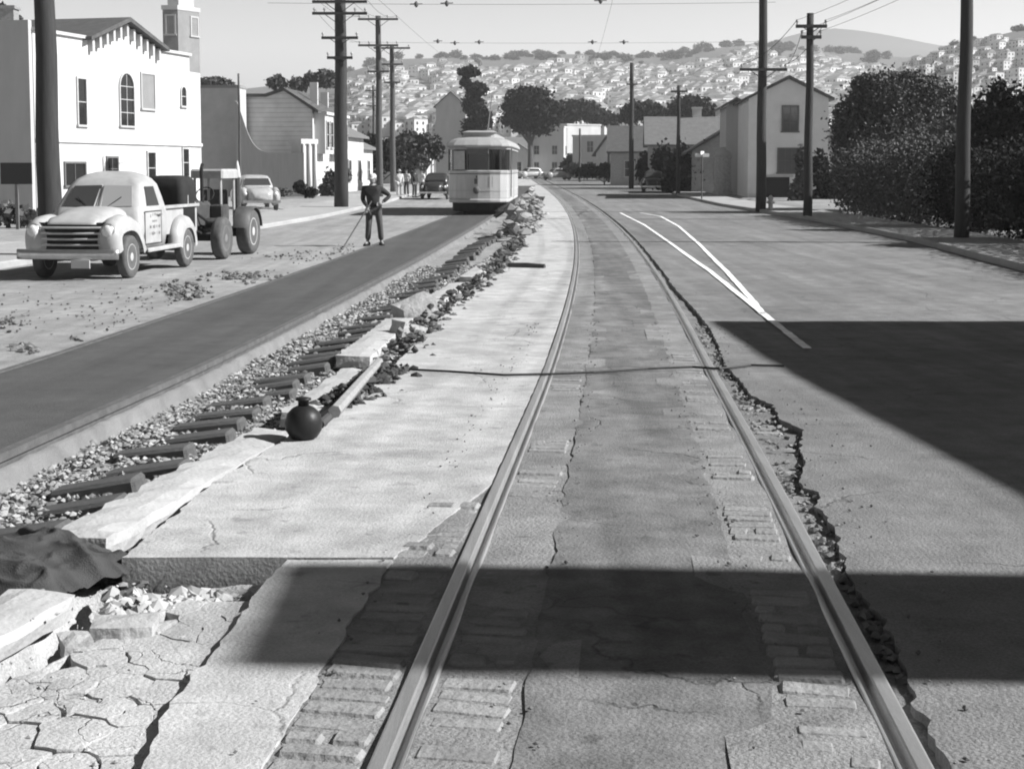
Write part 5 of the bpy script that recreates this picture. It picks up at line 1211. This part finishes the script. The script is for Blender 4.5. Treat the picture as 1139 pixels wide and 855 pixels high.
    for a, tt in (('al', 'tl'), ('ar', 'tr')):
        A = Vector(V3(a)); T = Vector(V3(tt)); d = (T-A); d.z = 0; d.normalize(); sd = d.cross(Vector((0, 0, 1)))
        b = MB(); pr = [(-.07,.045,.10),(0,.05,.11),(.08,.052,.075),(.15,.05,.06),(.19,.03,.035)]
        b.loft([[A+d*x*S+sd*wv*S*math.cos(q)+Vector((0, 0, -A.z+max(0, hh_*S*.5+hh_*S*.5*math.sin(q)))) for q in [2*math.pi*k/10 for k in range(10)]] for x, wv, hh_ in pr]); b.build('boot', boots or m_under, t, True)
    if hat:
        b = MB(); rows = []
        for zz_, rr in ((.03,1.10),(.06,1.12),(.10,1.0),(.125,.7),(.135,.2)): rows.append([hp(.084*rr*math.cos(q), zz_, .102*rr*math.sin(q)) for q in [2*math.pi*k/16 for k in range(16)]])
        b.loft(rows)
        br = 1.75 if hat == 'brim' else 1.0
        if hat == 'brim': b.loft([[hp(.084*rr*math.cos(q), zz_, .102*rr*math.sin(q)) for q in [2*math.pi*k/16 for k in range(16)]] for zz_, rr in ((.032,1.05),(.024,1.7),(.034,1.7),(.045,1.05))])
        else: b.loft([[hp(x, .032+.0*f, f) for x, f in ((-.06,.09),(-.045,.15),(0,.17),(.045,.15),(.06,.09))], [hp(x, .044, f) for x, f in ((-.06,.09),(-.045,.15),(0,.17),(.045,.15),(.06,.09))]], True, True)
        b.build('hat', hatmat or m_cream, t, True)
    else:
        b = MB(); b.loft([[hp(.083*rr*math.cos(q), zz_, .103*rr*math.sin(q)-.012) for q in [2*math.pi*k/14 for k in range(14)]] for zz_, rr in ((-.0,.98),(.04,1.06),(.08,.88),(.11,.55),(.125,.15))]); b.build('hair', m_under, t, True)
    return t
m_jack = M('black_jacket', .035, var=.3, bump=.3, bscale=20., rough=.9); m_trou = M('dark_trousers', .08, var=.3, bump=.3, bscale=14., rough=.9); m_trl = M('pale_overalls', .42, var=.12, bump=.3, rough=.9); m_shirt = M('pale_shirt', .55, var=.1, bump=.2)
JM = dict(pelvis=(.02,0,.93), waist=(.0,0,1.08), chest=(-.03,-.03,1.30), neck=(-.03,-.04,1.47), head0=(-.02,-.05,1.53), head=(-.01,-.06,1.60), sl=(.17,-.02,1.38), el=(.40,.06,1.20), wl=(.21,-.09,1.03), sr=(-.22,-.02,1.38), er=(-.25,-.04,1.11), wr=(-.12,-.2,.93),
          hl=(.11,0,.88), kl=(.16,-.05,.5), al=(.19,.0,.09), tl=(.23,-.14,.05), hr=(-.09,0,.88), kr=(-.11,-.06,.5), ar=(-.14,0,.09), tr=(-.2,-.14,.05), face=(-.25,-1,-.15), hand_wr=(-.3,-.3,-.75), hand_wl=(-.8,-.3,-.2))
pm = gp(415.5, 273.5)
person('man in a dark jacket and pale cap leaning on a long rod, hand on hip', pm, .05, JM, m_jack, m_trou, 'cap', m_shirt, 1.02)
a = pm+Vector((-.07, -.2, 1.02)); c = gp(382, 276); c.z += .02
b = MB(); b.tube([a+(a-c)*.12, a, c], [.018, .018, .015], 8); solo(b, 'long_rod', m_polel, 'long thin rod slanting from the hand of the man to the roadway', 'rod', c)
JS = dict(pelvis=(0,0,.93), waist=(0,0,1.08), chest=(0,-.01,1.32), neck=(0,-.01,1.48), head0=(0,-.02,1.54), head=(0,-.03,1.62), sl=(.2,0,1.4), el=(.26,.02,1.12), wl=(.24,-.08,.88), sr=(-.2,0,1.4), er=(-.27,.02,1.12), wr=(-.23,-.1,.9), hl=(.1,0,.88), kl=(.11,-.02,.5), al=(.12,.02,.09), tl=(.15,-.12,.05), hr=(-.1,0,.88), kr=(-.11,-.02,.5), ar=(-.12,.02,.09), tr=(-.15,-.12,.05))
JF = dict(JS); JF.update(el=(.3,-.02,1.14), wl=(.06,-.2,1.16), er=(-.3,-.02,1.14), wr=(-.06,-.2,1.14))
for px, Y, J, tp, bt, ht, hm, rz, lab in ((444,93,JS,m_shirt,m_trl,'brim',m_cream,.3,'worker in pale overalls and brimmed hat, leftmost of the standing group'),(452,95,JF,m_cream,m_trou,'cap',m_jack,-.4,'worker in pale shirt with folded arms and dark trousers in the standing group'),(461,92,JS,m_jack,m_trou,'brim',m_trou,.9,'worker dressed all in dark clothes in the middle of the standing group'),(469,94,JF,m_shirt,m_trl,None,None,-.7,'bareheaded worker in pale shirt with folded arms, rightmost of the standing group')):
    person(lab, gx(px, Y), rz, J, tp, bt, ht, hm, 1.02, 'workers standing left of the streetcar')

# ================================================================== HILLS
def sky_tab(tab): xs_, ys_ = zip(*tab); return lambda px: float(np.interp(px, xs_, ys_))
HILLS = {'hill': (1500., 330., sky_tab([(-2500,120),(-600,100),(0,98),(260,103),(300,99),(350,93),(390,85),(410,78),(440,71),(500,70),(560,69),(620,66),(690,67),(740,68),(780,61),(820,57),(860,58),(900,63),(950,66),(1000,70),(1139,66),(1700,80),(3500,120)])),
         'far_hill': (3400., 1700., sky_tab([(-2500,186),(600,170),(700,80),(780,68),(830,59),(880,45),(905,39),(930,38),(960,41),(1000,48),(1050,57),(1139,62),(1300,80),(1700,150),(3500,186)])),
         'right_hillside': (760., 330., sky_tab([(-2500,186),(860,186),(900,160),(940,120),(970,96),(1000,78),(1040,63),(1080,51),(1139,39),(1250,26),(1400,18),(1700,25),(3500,110)]))}
def sm(t): t = min(max(t, 0), 1); return t*t*(3-2*t)
def hz(name, x, y):
    D, S0, tab = HILLS[name]; px = 569.5+F*x/y if y > 1 else 0; zr = (HOR-tab(px)-(4 if name == 'hill' else 1))/F*D+EYE
    k = sm((y-S0*.85)/(D-S0*.85)) if y < D else 1-.5*sm((y-D)/(D*.6))
    return h(600)-.2+(zr-h(600)+.2)*k+(1.5*mnoise.noise(Vector((x*.008, y*.008, 1.)))+.8*mnoise.noise(Vector((x*.03, y*.03, 4.))))*k*D/1500
for nm, mv in (('hill', .15), ('far_hill', .11), ('right_hillside', .16)):
    D, S0, tab = HILLS[nm]; b = MB(); rows = []
    pxs = list(np.linspace(-900, 2100, 121))
    for Y in [S0*.85+(D*1.5-S0*.85)*(i/44) for i in range(45)]:
        rows.append([Vector(((px-569.5)/F*Y, Y, hz(nm, (px-569.5)/F*Y, Y))) for px in pxs])
    b.loft(rows, False, False); struct(nm, b, GM(nm+'_scrub', mv, big=.2, mid=.2, fine=.1, bump=0.), True)
# houses on the far hills: 300 largest as objects of their own, the rest as one
hw_mats = [M('hill_house_white', .7, var=.04, scale=.02, bump=0, fine=0), M('hill_house_cream', .6, var=.06, scale=.02, bump=0, fine=0), M('hill_house_grey', .4, var=.1, scale=.02, bump=0, fine=0)]
hr_mats = [M('hill_roof_dark', .14, bump=0), M('hill_roof_mid', .34, bump=0), M('hill_roof_pale', .6, bump=0)]
m_hwin = M('hill_window', .05, bump=0)
def hill_house(i):
    rr = random.Random(i); w, d, hh = rr.uniform(6, 8), rr.uniform(7, 10), rr.uniform(6.5, 9.5); b = MB(); b.box((0,0,hh/2-2), (w,d,hh+4), mi=0)
    if i % 3 == 0: b.box((0,0,hh+.2), (w+.3,d+.3,.4), mi=1)
    else:
        k = rr.uniform(1.2, 2.2)
        b.add([(-w/2-.3,-d/2-.3,hh),(w/2+.3,-d/2-.3,hh),(0,-d/2-.3,hh+k),(-w/2-.3,d/2+.3,hh),(w/2+.3,d/2+.3,hh),(0,d/2+.3,hh+k)], [(0,1,2),(5,4,3),(1,4,5,2),(0,2,5,3)], 1)
    for lv_ in range(2 if hh > 6 else 1):
        z = hh-1.7-lv_*2.9
        for sx in (-.25, .25):
            b.box((sx*w,-d/2-.02,z), (1.0,.1,1.3), mi=2); b.box((w/2+.02,sx*d,z), (.1,1.1,1.3), mi=2); b.box((-w/2-.02,sx*d,z), (.1,1.1,1.3), mi=2)
    return b
spots = []; rs = random.Random(77); occ = set()
for nm, x0, x1, n, ylo in (('hill', 385, 1010, 2300, 152), ('right_hillside', 930, 1150, 200, 150), ('right_hillside', 1155, 1420, 200, 150)):
    D, S0, tab = HILLS[nm]; c = 0; tries = 0
    while c < n and tries < 40000:
        tries += 1; px = rs.uniform(x0, x1); top_ = tab(px)+(7 if nm == 'hill' else 3); py = rs.uniform(top_, ylo)
        if nm == 'right_hillside':      # terraces of houses stepping up the slope
            row = rs.randrange(7); py = tab(px)+3+row*11+rs.uniform(-1.5, 1.5)
            if py > ylo: continue
        elif px > 960 and py > HILLS['right_hillside'][2](px): continue
        elif mnoise.noise(Vector((px*.02, py*.05, 3.))) < -.42 or (py < tab(px)+14 and mnoise.noise(Vector((px*.015, 0, 9.))) < .12): continue
        lo, hi = S0, D*.995
        for _ in range(40):
            m_ = (lo+hi)/2; d_ = ray(px, py)
            if hz(nm, (px-569.5)/F*m_, m_) < EYE+d_.z*m_/d_.y: lo = m_
            else: hi = m_
        Y = lo
        if Y > D*.985 or Y < S0*1.05: continue
        key = (round(px/3.9), round(py/2.9))
        if key in occ: continue
        occ.add(key); x = (px-569.5)/F*Y; spots.append((x, Y, hz(nm, x, Y), nm)); c += 1
spots.sort(key=lambda s_: s_[1]+(9000 if 569.5+F*s_[0]/s_[1] > 1152 else 0))
KINDS = [('pale flat roofed house standing in rows on the far hillside', 0), ('pale gabled house with dark roof standing in rows on the far hillside', 1)]
protos = []
for i in range(6):
    b = hill_house(i); me_o = b.build('hillside_house', [hw_mats[(0, 0, 1, 0, 2, 1)[i]], hr_mats[(2, 0, 1, 1, 0, 1)[i]], m_hwin]); protos.append(me_o)
rest = MB(); used = set()
for j, (x, Y, z, nm) in enumerate(spots):
    i = rs.randrange(6); rz = rs.choice((.3, .4, .5, .55, .65, .45))+rs.uniform(-.12, .12) if nm == 'hill' else .42+rs.uniform(-.15, .15); sc = rs.uniform(.65, 1.05)*(.85 if nm == 'hill' else .52)
    if j < 300:
        o = protos[i] if i not in used else protos[i].copy()
        if i in used: COL.objects.link(o)
        used.add(i); o.location = (x, Y, z); o.rotation_euler = (0, 0, rz); o.scale = (sc, sc, sc)
        flat = i % 3 == 0
        tag(o, 'small pale flat roofed house among the rows on the far hillside' if flat else 'small pale gabled house among the rows on the far hillside', 'house', 'flat roofed houses on the far hillside' if flat else 'gabled houses on the far hillside')
    else:
        b = hill_house(rs.randrange(6)); mt = Matrix.Translation((x, Y, z)) @ Matrix.Rotation(rz, 4, 'Z') @ Matrix.Scale(sc, 4); rest.add([mt @ Vector(v) for v in b.v], b.f); rest.m[-len(b.m):] = b.m
if rest.v: tag(rest.build('distant_houses', [hw_mats[0], hr_mats[1], m_hwin]), 'mass of tiny pale houses high on the far hillside', 'houses', kind='stuff')
# clumps of trees on the far hills
tp = []
for i in range(3):
    b = MB(); leaves(b, [((0,0,4.5),(5,5,4)),((2.6,1,4),(4,4,3.2)),((-2.6,-1,3.6),(3.6,4,3))], 420, .9, 60+i, .3); o = b.build('hillside_tree', leafmat('hill_leaf', .06, .4)); tp.append(o)
used = set(); k = 0
for _ in range(900):
    if k >= 260: break
    px = rs.uniform(385, 1130); nm = 'hill' if px < 985 or rs.random() < .3 else 'right_hillside'; D, S0, tab = HILLS[nm]; Y = D*(.40+.52*rs.random()**.9)
    x = (px-569.5)/F*Y; i = rs.randrange(3)
    if mnoise.noise(Vector((px*.02, Y*.004, 5.))) < -.12: continue
    o = tp[i] if i not in used else tp[i].copy()
    if i in used: COL.objects.link(o)
    used.add(i); s_ = rs.uniform(.5, 1.15)*Y/1400; o.location = (x, Y, hz(nm, x, Y)-.6); o.scale = (s_*1.2, s_, s_*.85); o.rotation_euler = (0, 0, rs.uniform(0, 6)); tag(o, 'dark clump of trees between the houses on the far hillside', 'tree', 'tree clumps on the far hillside'); k += 1
# ================================================================== HAZE
hb = MB(); hb.box((0, 1900, 118), (7000, 4600, 242)); hz_o = None
vm = bpy.data.materials.new('haze_air'); vm.use_nodes = True; n_ = vm.node_tree; n_.nodes.clear(); out = n_.nodes.new('ShaderNodeOutputMaterial'); pv = n_.nodes.new('ShaderNodeVolumePrincipled')
pv.inputs['Color'].default_value = (.9, .9, .9, 1); pv.inputs['Density'].default_value = .00033; pv.inputs['Anisotropy'].default_value = .2; n_.links.new(pv.outputs[0], out.inputs['Volume'])
hz_o = hb.build('haze', vm); hz_o['kind'] = 'stuff'; hz_o['label'] = 'pale thin haze filling the air over the street and hills'; hz_o['category'] = 'haze'
